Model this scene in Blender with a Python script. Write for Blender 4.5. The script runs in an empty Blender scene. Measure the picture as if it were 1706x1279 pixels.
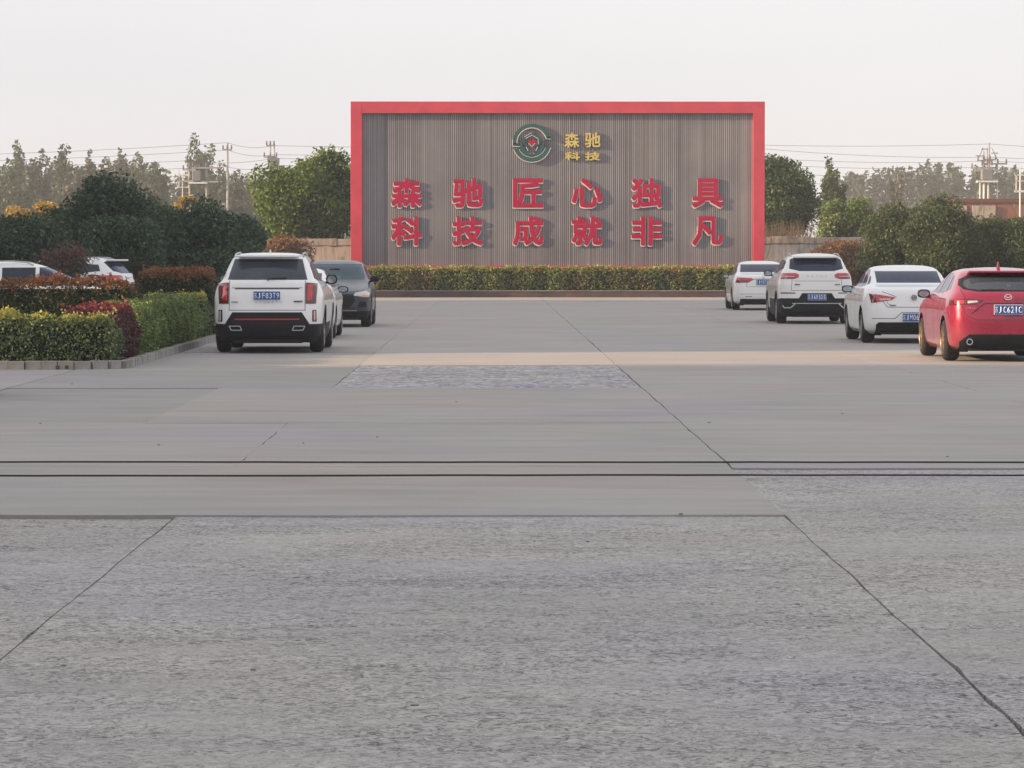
import bpy, bmesh, math, random
import numpy as np
from mathutils import Vector, Matrix

random.seed(7)
R = math.radians
SC = bpy.context.scene
COL = SC.collection

# ------------------------------------------------------------------ camera
F = 5600.0                    # focal length in pixels of a 1706 px wide picture
EYE = 1.65
cam_d = bpy.data.cameras.new('camera')
cam = bpy.data.objects.new('camera', cam_d)
COL.objects.link(cam)
cam_d.sensor_width = 36.0
cam_d.lens = 36.0 * F / 1706.0
cam_d.clip_start = 0.5
cam_d.clip_end = 3000
cam.location = (0, 0, EYE)
cam.rotation_euler = (R(90) - 212.5 / F, 0, -30.0 / F)
SC.camera = cam
SC.render.resolution_x = 1024
SC.render.resolution_y = 768

# ------------------------------------------------------------------ sky, sun, exposure
SUN_EL = R(15.5)
SUN_AZ = R(12.0)              # degrees the sun stands on the camera's side of due left
sun_to = Vector((-math.cos(SUN_AZ) * math.cos(SUN_EL), -math.sin(SUN_AZ) * math.cos(SUN_EL), math.sin(SUN_EL)))
world = bpy.data.worlds.new('World')
SC.world = world
world.use_nodes = True
nt = world.node_tree
nt.nodes.clear()
sky = nt.nodes.new('ShaderNodeTexSky')
sky.sky_type = 'NISHITA'
sky.sun_disc = False
sky.sun_elevation = SUN_EL
sky.sun_rotation = math.atan2(sun_to.x, sun_to.y)
sky.air_density = 1.0
sky.dust_density = 3.0
sky.ozone_density = 1.0
hs = nt.nodes.new('ShaderNodeHueSaturation')
hs.inputs['Saturation'].default_value = 0.36
mx = nt.nodes.new('ShaderNodeMix')
mx.data_type = 'RGBA'
mx.inputs[0].default_value = 0.72
mx.inputs[7].default_value = (7.55, 7.35, 7.6, 1)    # thin high overcast that whitens the whole sky
bg = nt.nodes.new('ShaderNodeBackground')
bg.inputs['Strength'].default_value = 0.091
wo = nt.nodes.new('ShaderNodeOutputWorld')
tcw = nt.nodes.new('ShaderNodeTexCoord')
mpw = nt.nodes.new('ShaderNodeMapping'); mpw.inputs['Scale'].default_value = (1, 1, 5)
nzw = nt.nodes.new('ShaderNodeTexNoise'); nzw.inputs['Scale'].default_value = 3.0; nzw.inputs['Detail'].default_value = 5
rw = nt.nodes.new('ShaderNodeValToRGB')
rw.color_ramp.elements[0].position = 0.3; rw.color_ramp.elements[0].color = (7.3, 7.28, 7.6, 1)
rw.color_ramp.elements[1].position = 0.7; rw.color_ramp.elements[1].color = (7.95, 7.88, 8.1, 1)
nt.links.new(tcw.outputs['Generated'], mpw.inputs[0]); nt.links.new(mpw.outputs[0], nzw.inputs['Vector'])
nt.links.new(nzw.outputs[0], rw.inputs[0]); nt.links.new(rw.outputs[0], mx.inputs[7])
nt.links.new(sky.outputs[0], hs.inputs['Color'])
nt.links.new(hs.outputs[0], mx.inputs[6])
nt.links.new(mx.outputs[2], bg.inputs['Color'])
nt.links.new(bg.outputs[0], wo.inputs['Surface'])

sl = bpy.data.lights.new('sun', 'SUN')
sl.energy = 5.0
sl.angle = R(2.0)
sl.color = (1.0, 0.70, 0.41)
sun = bpy.data.objects.new('sun', sl)
sun.rotation_euler = sun_to.to_track_quat('Z', 'Y').to_euler()
sun.location = (-40, -10, 30)
COL.objects.link(sun)

SC.view_settings.view_transform = 'Standard'
SC.view_settings.look = 'None'
SC.view_settings.exposure = 0.64
SC.view_settings.gamma = 1.0
SC.view_settings.use_curve_mapping = False
SC.cycles.max_bounces = 8
SC.cycles.transparent_max_bounces = 16
SC.cycles.volume_bounces = 1

# ------------------------------------------------------------------ helpers
def gx(px, d):
    return (px - 823.0) * d / F
def gz(py, d):
    return EYE + (427.0 - py) * d / F

def tag(o, label=None, cat=None, group=None, kind=None):
    if label: o['label'] = label
    if cat: o['category'] = cat
    if group: o['group'] = group
    if kind: o['kind'] = kind
    return o

def empty(name, loc=(0, 0, 0), rz=0.0):
    o = bpy.data.objects.new(name, None)
    o.location = loc
    o.rotation_euler = (0, 0, rz)
    o.empty_display_size = 0.2
    COL.objects.link(o)
    return o

def link(name, me, parent=None, loc=(0, 0, 0), rot=(0, 0, 0)):
    o = bpy.data.objects.new(name, me)
    o.location = loc
    o.rotation_euler = rot
    COL.objects.link(o)
    if parent: o.parent = parent
    return o

def from_bm(name, bm, mat, parent=None, smooth=False, loc=(0, 0, 0), rot=(0, 0, 0)):
    me = bpy.data.meshes.new(name)
    bm.normal_update()
    bm.to_mesh(me)
    bm.free()
    if mat:
        for m in (mat if isinstance(mat, (list, tuple)) else [mat]):
            me.materials.append(m)
    if smooth:
        me.polygons.foreach_set('use_smooth', [True] * len(me.polygons))
    return link(name, me, parent, loc, rot)

def bm_box(bm, c, s, rot=None, bevel=0.0):
    m = Matrix.Translation(c)
    if rot: m = m @ rot
    m = m @ Matrix.Diagonal((s[0], s[1], s[2], 1))
    r = bmesh.ops.create_cube(bm, size=1, matrix=m)
    if bevel:
        es = list({e for v in r['verts'] for e in v.link_edges})
        bmesh.ops.bevel(bm, geom=es, offset=bevel, segments=2, profile=0.5, affect='EDGES')

def box(name, mat, c, s, parent=None, bevel=0.0, rot=None, smooth=False):
    bm = bmesh.new()
    bm_box(bm, c, s, rot, bevel)
    return from_bm(name, bm, mat, parent, smooth)

def bm_tube(bm, pts, r, n=8, r2=None, cap=True):
    pts = [Vector(p) for p in pts]
    rings = []
    for i, p in enumerate(pts):
        a = pts[max(i - 1, 0)]; b = pts[min(i + 1, len(pts) - 1)]
        t = (b - a).normalized()
        up = Vector((0, 0, 1)) if abs(t.z) < 0.9 else Vector((0, 1, 0))
        u = t.cross(up).normalized(); v = u.cross(t)
        f = i / max(len(pts) - 1, 1)
        rr = r if r2 is None else r + (r2 - r) * f
        rings.append([bm.verts.new(p + (u * math.cos(k * 2 * math.pi / n) + v * math.sin(k * 2 * math.pi / n)) * rr) for k in range(n)])
    for a, b in zip(rings, rings[1:]):
        for k in range(n):
            bm.faces.new((a[k], a[(k + 1) % n], b[(k + 1) % n], b[k]))
    if cap:
        bm.faces.new(rings[0][::-1]); bm.faces.new(rings[-1])

def tube(name, mat, pts, r, parent=None, n=8, r2=None):
    bm = bmesh.new()
    bm_tube(bm, pts, r, n, r2)
    return from_bm(name, bm, mat, parent, True)

def prism_bm(bm, poly, depth, y0=0.0):
    """poly of (x,z), front at y0, back at y0+depth"""
    a = [bm.verts.new((x, y0, z)) for x, z in poly]
    b = [bm.verts.new((x, y0 + depth, z)) for x, z in poly]
    bm.faces.new(a); bm.faces.new(b[::-1])
    n = len(poly)
    for i in range(n):
        bm.faces.new((a[i], b[i], b[(i + 1) % n], a[(i + 1) % n]))

# ------------------------------------------------------------------ materials
MATS = {}
def base_mat(name):
    m = bpy.data.materials.new(name)
    m.use_nodes = True
    MATS[name] = m
    return m, m.node_tree, m.node_tree.nodes['Principled BSDF']

def N(nt, typ, **kw):
    n = nt.nodes.new(typ)
    for k, v in kw.items():
        setattr(n, k, v)
    return n

def noise(nt, scale, detail=3.0, rough=0.5, vec=None, dist=0.0):
    n = N(nt, 'ShaderNodeTexNoise')
    n.inputs['Scale'].default_value = scale
    n.inputs['Detail'].default_value = detail
    n.inputs['Roughness'].default_value = rough
    n.inputs['Distortion'].default_value = dist
    if vec is not None: nt.links.new(vec, n.inputs['Vector'])
    return n

def ramp(nt, fac, stops):
    r = N(nt, 'ShaderNodeValToRGB')
    e = r.color_ramp.elements
    e[0].position, e[0].color = stops[0][0], tuple(stops[0][1]) + (1,) if len(stops[0][1]) == 3 else stops[0][1]
    e[1].position, e[1].color = stops[-1][0], tuple(stops[-1][1]) + (1,)
    for p, c in stops[1:-1]:
        x = e.new(p); x.color = tuple(c) + (1,)
    nt.links.new(fac, r.inputs['Fac'])
    return r

def mixc(nt, fac, a, b, mode='MIX'):
    m = N(nt, 'ShaderNodeMix', data_type='RGBA', blend_type=mode)
    for sock, v in ((0, fac), (6, a), (7, b)):
        if hasattr(v, 'is_output') or isinstance(v, bpy.types.NodeSocket):
            nt.links.new(v, m.inputs[sock])
        elif sock == 0:
            m.inputs[0].default_value = v
        else:
            m.inputs[sock].default_value = tuple(v) + (1,)
    return m.outputs[2]

def simple(name, col, rough=0.5, metal=0.0, var=0.12, scale=6.0, bump=0.0, spec=0.5, coat=0.0):
    if name in MATS: return MATS[name]
    m, nt, b = base_mat(name)
    tc = N(nt, 'ShaderNodeTexCoord')
    n = noise(nt, scale, 4, 0.6, tc.outputs['Object'])
    lo = [c * (1 - var) for c in col]; hi = [min(c * (1 + var), 1) for c in col]
    r = ramp(nt, n.outputs['Fac'], [(0.3, lo), (0.7, hi)])
    nt.links.new(r.outputs[0], b.inputs['Base Color'])
    b.inputs['Roughness'].default_value = rough
    b.inputs['Metallic'].default_value = metal
    b.inputs['Specular IOR Level'].default_value = spec
    b.inputs['Coat Weight'].default_value = coat
    b.inputs['Coat Roughness'].default_value = 0.04
    if bump:
        bn = N(nt, 'ShaderNodeBump')
        bn.inputs['Strength'].default_value = bump
        bn.inputs['Distance'].default_value = 0.02
        nt.links.new(n.outputs['Fac'], bn.inputs['Height'])
        nt.links.new(bn.outputs[0], b.inputs['Normal'])
    return m

def paint(name, col, metal=0.0, rough=0.35):
    m, nt, b = base_mat(name)
    tc = N(nt, 'ShaderNodeTexCoord')
    n = noise(nt, 2.2, 5, 0.6, tc.outputs['Object'])
    sep = N(nt, 'ShaderNodeSeparateXYZ')
    nt.links.new(tc.outputs['Object'], sep.inputs[0])
    # road dust settles on the lower panels
    mr = N(nt, 'ShaderNodeMapRange')
    mr.inputs['From Min'].default_value = 0.75; mr.inputs['From Max'].default_value = 0.2
    mr.inputs['To Min'].default_value = 0.0; mr.inputs['To Max'].default_value = 0.30
    nt.links.new(sep.outputs[2], mr.inputs['Value'])
    mul = N(nt, 'ShaderNodeMath', operation='MULTIPLY')
    nt.links.new(mr.outputs[0], mul.inputs[0]); nt.links.new(n.outputs['Fac'], mul.inputs[1])
    c = mixc(nt, mul.outputs[0], col, (0.33, 0.29, 0.24))
    nt.links.new(c, b.inputs['Base Color'])
    r = ramp(nt, n.outputs['Fac'], [(0.3, (rough * 0.8,) * 3), (0.75, (rough * 1.3,) * 3)])
    nt.links.new(r.outputs[0], b.inputs['Roughness'])
    b.inputs['Metallic'].default_value = metal
    b.inputs['Coat Weight'].default_value = 0.85
    b.inputs['Coat Roughness'].default_value = 0.06
    return m

def glass(name, tint, refl=0.08, dust_sheen=(0.30, 0.29, 0.27)):
    m, nt, b = base_mat(name)
    nt.nodes.remove(b)
    out = nt.nodes['Material Output']
    tr = N(nt, 'ShaderNodeBsdfTransparent'); tr.inputs[0].default_value = tuple(tint) + (1,)
    gl = N(nt, 'ShaderNodeBsdfGlossy'); gl.inputs['Roughness'].default_value = 0.05
    gl.inputs['Color'].default_value = (0.78, 0.86, 1.0, 1)
    fr = N(nt, 'ShaderNodeFresnel'); fr.inputs['IOR'].default_value = 1.55
    tc = N(nt, 'ShaderNodeTexCoord')
    n = noise(nt, 1.5, 3, 0.5, tc.outputs['Object'])
    df = N(nt, 'ShaderNodeBsdfDiffuse'); df.inputs['Color'].default_value = tuple(dust_sheen) + (1,)
    ms = N(nt, 'ShaderNodeMixShader')
    nt.links.new(fr.outputs[0], ms.inputs[0]); nt.links.new(tr.outputs[0], ms.inputs[1]); nt.links.new(gl.outputs[0], ms.inputs[2])
    mr = N(nt, 'ShaderNodeMapRange')
    mr.inputs['To Min'].default_value = 0.0; mr.inputs['To Max'].default_value = refl
    nt.links.new(n.outputs['Fac'], mr.inputs['Value'])
    m2 = N(nt, 'ShaderNodeMixShader')                      # thin dirt film; on tinted panes its colour paints in reflected sky
    nt.links.new(mr.outputs[0], m2.inputs[0]); nt.links.new(ms.outputs[0], m2.inputs[1]); nt.links.new(df.outputs[0], m2.inputs[2])
    nt.links.new(m2.outputs[0], out.inputs['Surface'])
    return m

def leafmat(name, cols, top=None, top_at=0.8, top_w=0.12, trans=0.25, patch=None):
    """cols: colour stops chosen per leaf; top: colours of the new growth that tips the hedge"""
    m, nt, b = base_mat(name)
    out = nt.nodes['Material Output']
    g = N(nt, 'ShaderNodeNewGeometry')
    k = len(cols)
    r = ramp(nt, g.outputs['Random Per Island'], [(i / (k - 1), c) for i, c in enumerate(cols)])
    c = r.outputs[0]
    tc = N(nt, 'ShaderNodeTexCoord')
    if patch:
        n = noise(nt, patch[1], 2, 0.5, tc.outputs['Object'])
        pr = ramp(nt, n.outputs['Fac'], [(0.47, (0, 0, 0)), (0.6, (1, 1, 1))])
        c = mixc(nt, pr.outputs[0], c, patch[0])
    if top:
        sep = N(nt, 'ShaderNodeSeparateXYZ'); nt.links.new(tc.outputs['Generated'], sep.inputs[0])
        add = N(nt, 'ShaderNodeMath', operation='MULTIPLY_ADD')
        add.inputs[1].default_value = 0.22
        nt.links.new(g.outputs['Random Per Island'], add.inputs[0]); nt.links.new(sep.outputs[2], add.inputs[2])
        mr = N(nt, 'ShaderNodeMapRange')
        mr.inputs['From Min'].default_value = top_at + 0.1; mr.inputs['From Max'].default_value = top_at + 0.1 + top_w
        nt.links.new(add.outputs[0], mr.inputs['Value'])
        r2 = ramp(nt, g.outputs['Random Per Island'], [(i / (len(top) - 1), t) for i, t in enumerate(top)])
        c = mixc(nt, mr.outputs[0], c, r2.outputs[0])
    nt.links.new(c, b.inputs['Base Color'])
    b.inputs['Roughness'].default_value = 0.5
    b.inputs['Specular IOR Level'].default_value = 0.35
    tl = N(nt, 'ShaderNodeBsdfTranslucent'); nt.links.new(c, tl.inputs['Color'])
    ms = N(nt, 'ShaderNodeMixShader'); ms.inputs[0].default_value = trans
    nt.links.new(b.outputs[0], ms.inputs[1]); nt.links.new(tl.outputs[0], ms.inputs[2])
    nt.links.new(ms.outputs[0], out.inputs['Surface'])
    return m

M_bark = simple('bark', (0.11, 0.085, 0.065), 0.9, var=0.35, scale=9, bump=0.6)
M_tyre = simple('tyre_rubber', (0.011, 0.011, 0.013), 0.85, var=0.25, scale=12)
M_rim = simple('alloy', (0.45, 0.45, 0.46), 0.35, 0.8)
M_rimgold = simple('bronze_alloy', (0.42, 0.30, 0.21), 0.35, 0.7)
M_black = simple('black_plastic', (0.011, 0.012, 0.015), 0.6, var=0.2, spec=0.25)
M_grey = simple('grey_plastic', (0.07, 0.072, 0.078), 0.5)
M_under = simple('underbody', (0.012, 0.012, 0.013), 0.9)
M_lining = simple('cabin_fabric', (0.045, 0.045, 0.05), 0.9)
M_chrome = simple('chrome', (0.62, 0.63, 0.65), 0.15, 1.0)
M_silver = simple('satin_silver', (0.45, 0.46, 0.48), 0.35, 0.6)
M_lamp = simple('lamp_red', (0.50, 0.010, 0.028), 0.12, coat=1.0, var=0.3, scale=14)
M_lampdk = simple('lamp_dark_red', (0.10, 0.006, 0.014), 0.12, coat=1.0)
M_lampwh = simple('lamp_clear', (0.55, 0.52, 0.52), 0.12, coat=1.0)
M_amber = simple('lamp_amber', (0.65, 0.30, 0.12), 0.2, coat=1.0)
M_plate = simple('plate_blue', (0.018, 0.10, 0.36), 0.4, var=0.08)
M_white = simple('plate_white', (0.80, 0.82, 0.84), 0.45, var=0.04)
M_mirror = simple('mirror_glass', (0.30, 0.33, 0.36), 0.06, 1.0)
M_seam = simple('panel_gap', (0.03, 0.03, 0.03), 0.8)
M_seamw = simple('panel_gap_light', (0.16, 0.16, 0.17), 0.8)
P_white = paint('white_paint', (0.86, 0.87, 0.89))
P_white2 = paint('pearl_white_paint', (0.82, 0.82, 0.81))
P_white3 = paint('cool_white_paint', (0.85, 0.86, 0.87))
P_silver = paint('pale_silver_paint', (0.62, 0.60, 0.60), 0.15)
P_red = paint('red_paint', (0.31, 0.002, 0.040), 0.25, 0.28)
P_dark = paint('dark_blue_paint', (0.003, 0.022, 0.042), 0.0, 0.4)
P_dark.node_tree.nodes['Principled BSDF'].inputs['Coat Weight'].default_value = 0.5
G_clear = glass('light_glass', (0.62, 0.72, 0.74), 0.06)
G_mid = glass('mid_glass', (0.50, 0.60, 0.66), 0.34, (0.24, 0.28, 0.34))
G_teal = glass('teal_glass', (0.30, 0.48, 0.54), 0.40, (0.13, 0.24, 0.28))
G_dark = glass('tinted_glass', (0.03, 0.045, 0.08), 0.34, (0.10, 0.14, 0.24))

# ------------------------------------------------------------------ ground
def concrete(name, c1, c2, rough_amt, tint_scale=0.35, ps=11):
    m, nt, b = base_mat(name)
    tc = N(nt, 'ShaderNodeTexCoord')
    oi = N(nt, 'ShaderNodeObjectInfo')
    v = tc.outputs['Object']
    big = noise(nt, tint_scale, 5, 0.6, v, 0.6)
    col = ramp(nt, big.outputs['Fac'], [(0.28, c1), (0.72, c2)]).outputs[0]
    # colour drift between warm, green and violet greys
    dr = noise(nt, 0.22, 2, 0.5, v)
    drc = ramp(nt, dr.outputs['Fac'], [(0.35, (1.04, 0.99, 0.965)), (0.5, (0.985, 1.0, 0.975)), (0.65, (0.985, 0.975, 1.03))]).outputs[0]
    col = mixc(nt, 1.0, col, drc, 'MULTIPLY')
    mp = N(nt, 'ShaderNodeMapping')
    mp.inputs['Scale'].default_value = (0.35, 1.6, 1)
    nt.links.new(v, mp.inputs['Vector'])
    st = noise(nt, 1.3, 5, 0.62, mp.outputs[0], 0.4)
    stc = ramp(nt, st.outputs['Fac'], [(0.32, (0.90, 0.90, 0.91)), (0.62, (1.05, 1.05, 1.04))]).outputs[0]
    col = mixc(nt, 1.0, col, stc, 'MULTIPLY')
    # fine grain
    gr = noise(nt, 55, 4, 0.7, v)
    grc = ramp(nt, gr.outputs['Fac'], [(0.3, (0.90, 0.90, 0.90)), (0.7, (1.08, 1.08, 1.08))]).outputs[0]
    col = mixc(nt, 1.0, col, grc, 'MULTIPLY')
    bn = N(nt, 'ShaderNodeBump')
    bn.inputs['Distance'].default_value = 0.012
    bn.inputs['Strength'].default_value = 0.25 if rough_amt == 0 else 0.9
    h = gr.outputs['Fac']
    if rough_amt:
        # worn surface: skin gone in pits and ridges, stone grain exposed
        mp2 = N(nt, 'ShaderNodeMapping'); mp2.inputs['Scale'].default_value = (1.0, 0.85, 1)
        nt.links.new(v, mp2.inputs['Vector'])
        pit = noise(nt, ps, 7, 0.75, mp2.outputs[0], 1.6)
        mp3 = N(nt, 'ShaderNodeMapping'); mp3.inputs['Scale'].default_value = (0.45, 0.9, 1)
        nt.links.new(v, mp3.inputs['Vector'])
        area = noise(nt, 1.0, 8, 0.74, mp3.outputs[0], 0.8)
        ar = ramp(nt, area.outputs['Fac'], [(0.37, (0.35,) * 3), (0.58, (1.0,) * 3)] if ps > 10 else [(0.1, (1.0,) * 3), (0.9, (1.0,) * 3)]).outputs[0]
        pc = ramp(nt, pit.outputs['Fac'], [(0.37, (0.20, 0.20, 0.21)), (0.45, (0.62, 0.62, 0.63)), (0.505, (1.03, 1.03, 1.03)), (0.62, (1.42, 1.42, 1.42))] if ps > 10 else [(0.40, (0.35, 0.35, 0.38)), (0.47, (0.68, 0.68, 0.71)), (0.53, (1.05, 1.05, 1.05)), (0.60, (1.5, 1.5, 1.5))]).outputs[0]
        fm = N(nt, 'ShaderNodeMath', operation='MULTIPLY'); fm.inputs[1].default_value = rough_amt
        nt.links.new(ar, fm.inputs[0])
        pc = mixc(nt, fm.outputs[0], (1, 1, 1), pc)
        col = mixc(nt, 1.0, col, pc, 'MULTIPLY')
        col = mixc(nt, 1.0, col, ramp(nt, area.outputs['Fac'], [(0.42, (1.04, 1.04, 1.04)), (0.56, (0.99, 0.99, 0.99)), (0.66, (0.84, 0.84, 0.85))]).outputs[0], 'MULTIPLY')
        h = pit.outputs['Fac']
    # each pour has its own tone
    rr = ramp(nt, oi.outputs['Random'], [(0.0, (0.98, 0.98, 0.985)), (1.0, (1.015, 1.012, 1.01))]).outputs[0]
    col = mixc(nt, 1.0, col, rr, 'MULTIPLY')
    nt.links.new(col, b.inputs['Base Color'])
    nt.links.new(h, bn.inputs['Height'])
    nt.links.new(bn.outputs[0], b.inputs['Normal'])
    b.inputs['Roughness'].default_value = 0.85
    b.inputs['Specular IOR Level'].default_value = 0.25
    return m

C_rough = concrete('worn_concrete', (0.37, 0.359, 0.354), (0.455, 0.440, 0.433), 1.0, 0.35, 19)
C_rough2 = concrete('pitted_concrete', (0.36, 0.345, 0.355), (0.45, 0.435, 0.44), 1.0, 0.5, 6.5)
C_smooth = concrete('smooth_concrete', (0.345, 0.325, 0.315), (0.395, 0.372, 0.36), 0.0)
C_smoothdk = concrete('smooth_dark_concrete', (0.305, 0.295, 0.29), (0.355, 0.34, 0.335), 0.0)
M_soil = simple('soil', (0.085, 0.065, 0.045), 0.95, var=0.4, scale=2.0, bump=0.5)
M_joint = simple('joint_dirt', (0.09, 0.075, 0.065), 0.95, var=0.4, scale=3.0)
M_field = simple('field_grass', (0.075, 0.085, 0.035), 0.95, var=0.4, scale=0.15)

bm = bmesh.new()
bmesh.ops.create_grid(bm, x_segments=1, y_segments=1, size=1400)
o = from_bm('ground', bm, M_field, loc=(0, 400, -0.30))
tag(o, kind='structure')

bm = bmesh.new()
vs = [bm.verts.new(p) for p in ((-40, -12, -.045), (14.2, -12, -.045), (14.2, 136, -.045), (-40, 136, -.045))]
bm.faces.new(vs)
yard = from_bm('yard', bm, M_joint)
tag(yard, kind='structure')

def slab(x0, x1, y0, y1, mat, dz=0.0, gl=0.006, gr=0.006, g2=0.022):
    rnd = random.Random(int(x0 * 13 + y0 * 7))
    pts = []
    def edge(a, b, nrm, amp):
        L = (Vector(b) - Vector(a)).length
        n = max(int(L / 0.28), 1)
        w = 0.0
        for i in range(n):
            t = i / n
            w = w * 0.8 + rnd.uniform(-1, 1) * amp
            j = w if 0 < i else 0
            j = min(j, 0.002)
            if rnd.random() < 0.04: j -= amp * 3.5
            pts.append((a[0] + (b[0] - a[0]) * t + nrm[0] * j, a[1] + (b[1] - a[1]) * t + nrm[1] * j))
    A = (x0 + gl, y0 + g2); B = (x1 - gr, y0 + g2); C_ = (x1 - gr, y1 - g2 * 0.3); D = (x0 + gl, y1 - g2 * 0.3)
    edge(A, B, (0, -1), 0.009); edge(B, C_, (1, 0), 0.0035); edge(C_, D, (0, 1), 0.006); edge(D, A, (-1, 0), 0.0035)
    # the joints wander a little; both neighbours follow the same line
    pts = [(x + 0.004 * math.sin(y * 1.9) + 0.003 * math.sin(y * 4.7 + 1), y + (0.018 * math.sin(x * 1.4) + 0.012 * math.sin(x * 3.7 + 2) if y < 49 else 0)) for x, y in pts]
    bm = bmesh.new()
    top = [bm.verts.new((x, y, dz)) for x, y in pts]
    bot = [bm.verts.new((x, y, -0.06)) for x, y in pts]
    bm.faces.new(top)
    n = len(pts)
    for i in range(n):
        bm.faces.new((top[i], bot[i], bot[(i + 1) % n], top[(i + 1) % n]))
    return from_bm('concrete_slab', bm, mat, yard)

cols = [-34, -28, -22, -17.5, -13.6, -9.8, -6.1, -2.04, 1.86, 5.93, 10.0, 14.1]
yard_rows = {
    (-2.04, 1.86): [(-11, 2, 0), (2, 21.45, 0), (26.4, 33.3, 1), (42.2, 50.8, 2), (50.8, 66, 1), (66, 89, 1), (89, 112, 1), (112, 135.4, 1)],
    (1.86, 5.93): [(-11, 2, 0), (2, 26.15, 0), (26.15, 48.6, 1), (48.6, 70, 1), (70, 93, 1), (93, 114, 1), (114, 135.4, 1)],
    (5.93, 10.0): [(-11, 2, 0), (2, 26.15, 0), (26.15, 48.6, 1), (48.6, 72, 1), (72, 96, 1), (96, 116, 1), (116, 135.4, 1)],
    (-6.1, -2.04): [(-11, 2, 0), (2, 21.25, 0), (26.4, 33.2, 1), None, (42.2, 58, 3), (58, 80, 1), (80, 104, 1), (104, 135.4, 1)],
}
KIND = {0: C_rough, 1: C_smooth, 2: C_rough2, 3: C_smoothdk}
for x0, x1 in zip(cols, cols[1:]):
    rows = yard_rows.get((x0, x1))
    if rows is None:
        rows = [(-11, 8, 0), (8, 26, 0), (26, 49, 1), (49, 72, 1), (72, 95, 1), (95, 135.4, 1)]
    for r in rows:
        if r is None:
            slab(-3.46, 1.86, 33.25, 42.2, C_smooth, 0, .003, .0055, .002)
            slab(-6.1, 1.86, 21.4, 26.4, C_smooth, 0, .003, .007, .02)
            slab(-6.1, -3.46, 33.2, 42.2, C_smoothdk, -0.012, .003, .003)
            continue
        if x0 < -6 and 49 <= r[0] < 72 and x0 >= -22:      # planting bed
            if r[0] == 49:
                slab(x0, min(x1, -7.62), 58.25, 72, C_smoothdk, 0, .003, .003) if x0 < -7.62 else None
                slab(-7.6, -6.1, 68.05, 72, C_smoothdk, 0, .003, .003) if x1 == -6.1 else None
                continue
        fine = r[2] != 0
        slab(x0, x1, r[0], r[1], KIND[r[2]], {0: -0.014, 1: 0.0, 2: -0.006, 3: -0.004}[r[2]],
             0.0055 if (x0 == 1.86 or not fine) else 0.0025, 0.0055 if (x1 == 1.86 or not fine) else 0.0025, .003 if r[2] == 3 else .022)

# two thin black cables across the yard
M_cable = simple('cable_rubber', (0.014, 0.012, 0.013), 0.6)
def cable(py, lab, seed):
    rnd = random.Random(seed)
    d = F * EYE / (py - 427)
    pts = []
    x = -12.0; w = 0; k = 0
    while x < 13:
        w = w * 0.93 + rnd.uniform(-1, 1) * 0.02
        pts.append((x, d + w, 0.008))
        x += 0.22
    o = tube('cable', M_cable, pts, 0.0072, None, 6)
    tag(o, lab, 'cable', 'cables lying across the yard')
cable(794.5, 'thin black cable lying across the concrete, the nearer of the two', 3)
cable(771.5, 'thin black cable lying across the concrete, the farther of the two', 4)

# small litter on the concrete
bm = bmesh.new()
for px, py in ((67, 706), (264, 742), (505, 739), (628, 729), (1182, 705), (1580, 762), (1135, 858), (120, 640), (980, 905), (1330, 1010), (420, 1120), (760, 670), (1404, 690), (690, 1180)):
    d = F * EYE / (py - 427)
    bm_box(bm, (gx(px, d), d, 0.006), (random.uniform(.012, .028), random.uniform(.015, .03), 0.006), Matrix.Rotation(random.random() * 3, 4, 'Z'))
o = from_bm('litter', bm, simple('dry_leaf_litter', (0.20, 0.17, 0.13), 0.9))
tag(o, 'scattered dry crumbs and leaves on the grey concrete', 'litter', kind='stuff')

# ------------------------------------------------------------------ foliage helpers
rng = np.random.default_rng(11)
def leaf_mesh(name, P, Nn, size, mats, slot=None, aspect=0.55, spread=0.9, droop=0.0):
    """P points, Nn outward normals; diamond leaf blades"""
    n = len(P)
    d = rng.normal(size=(n, 3)); d /= np.linalg.norm(d, axis=1)[:, None]
    nn = Nn * (1 - spread * 0.5) + d * spread
    nn /= np.linalg.norm(nn, axis=1)[:, None] + 1e-9
    t = rng.normal(size=(n, 3)); t[:, 2] -= droop
    t -= (t * nn).sum(1)[:, None] * nn
    t /= np.linalg.norm(t, axis=1)[:, None] + 1e-9
    s = np.cross(nn, t)
    L = size * rng.uniform(0.65, 1.35, n)[:, None]
    W = L * aspect
    bend = nn * L * 0.15
    V = np.stack([P - t * L * 0.5, P + s * W * 0.5 + bend, P + t * L * 0.5, P - s * W * 0.5 + bend], 1).reshape(-1, 3)
    me = bpy.data.meshes.new(name)
    me.vertices.add(4 * n); me.vertices.foreach_set('co', V.astype(np.float32).ravel())
    me.loops.add(4 * n); me.loops.foreach_set('vertex_index', np.arange(4 * n, dtype=np.int32))
    me.polygons.add(n)
    me.polygons.foreach_set('loop_start', np.arange(0, 4 * n, 4, dtype=np.int32))
    me.polygons.foreach_set('loop_total', np.full(n, 4, dtype=np.int32))
    for m in mats: me.materials.append(m)
    me.update(calc_edges=True)
    me.validate()
    return me

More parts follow.
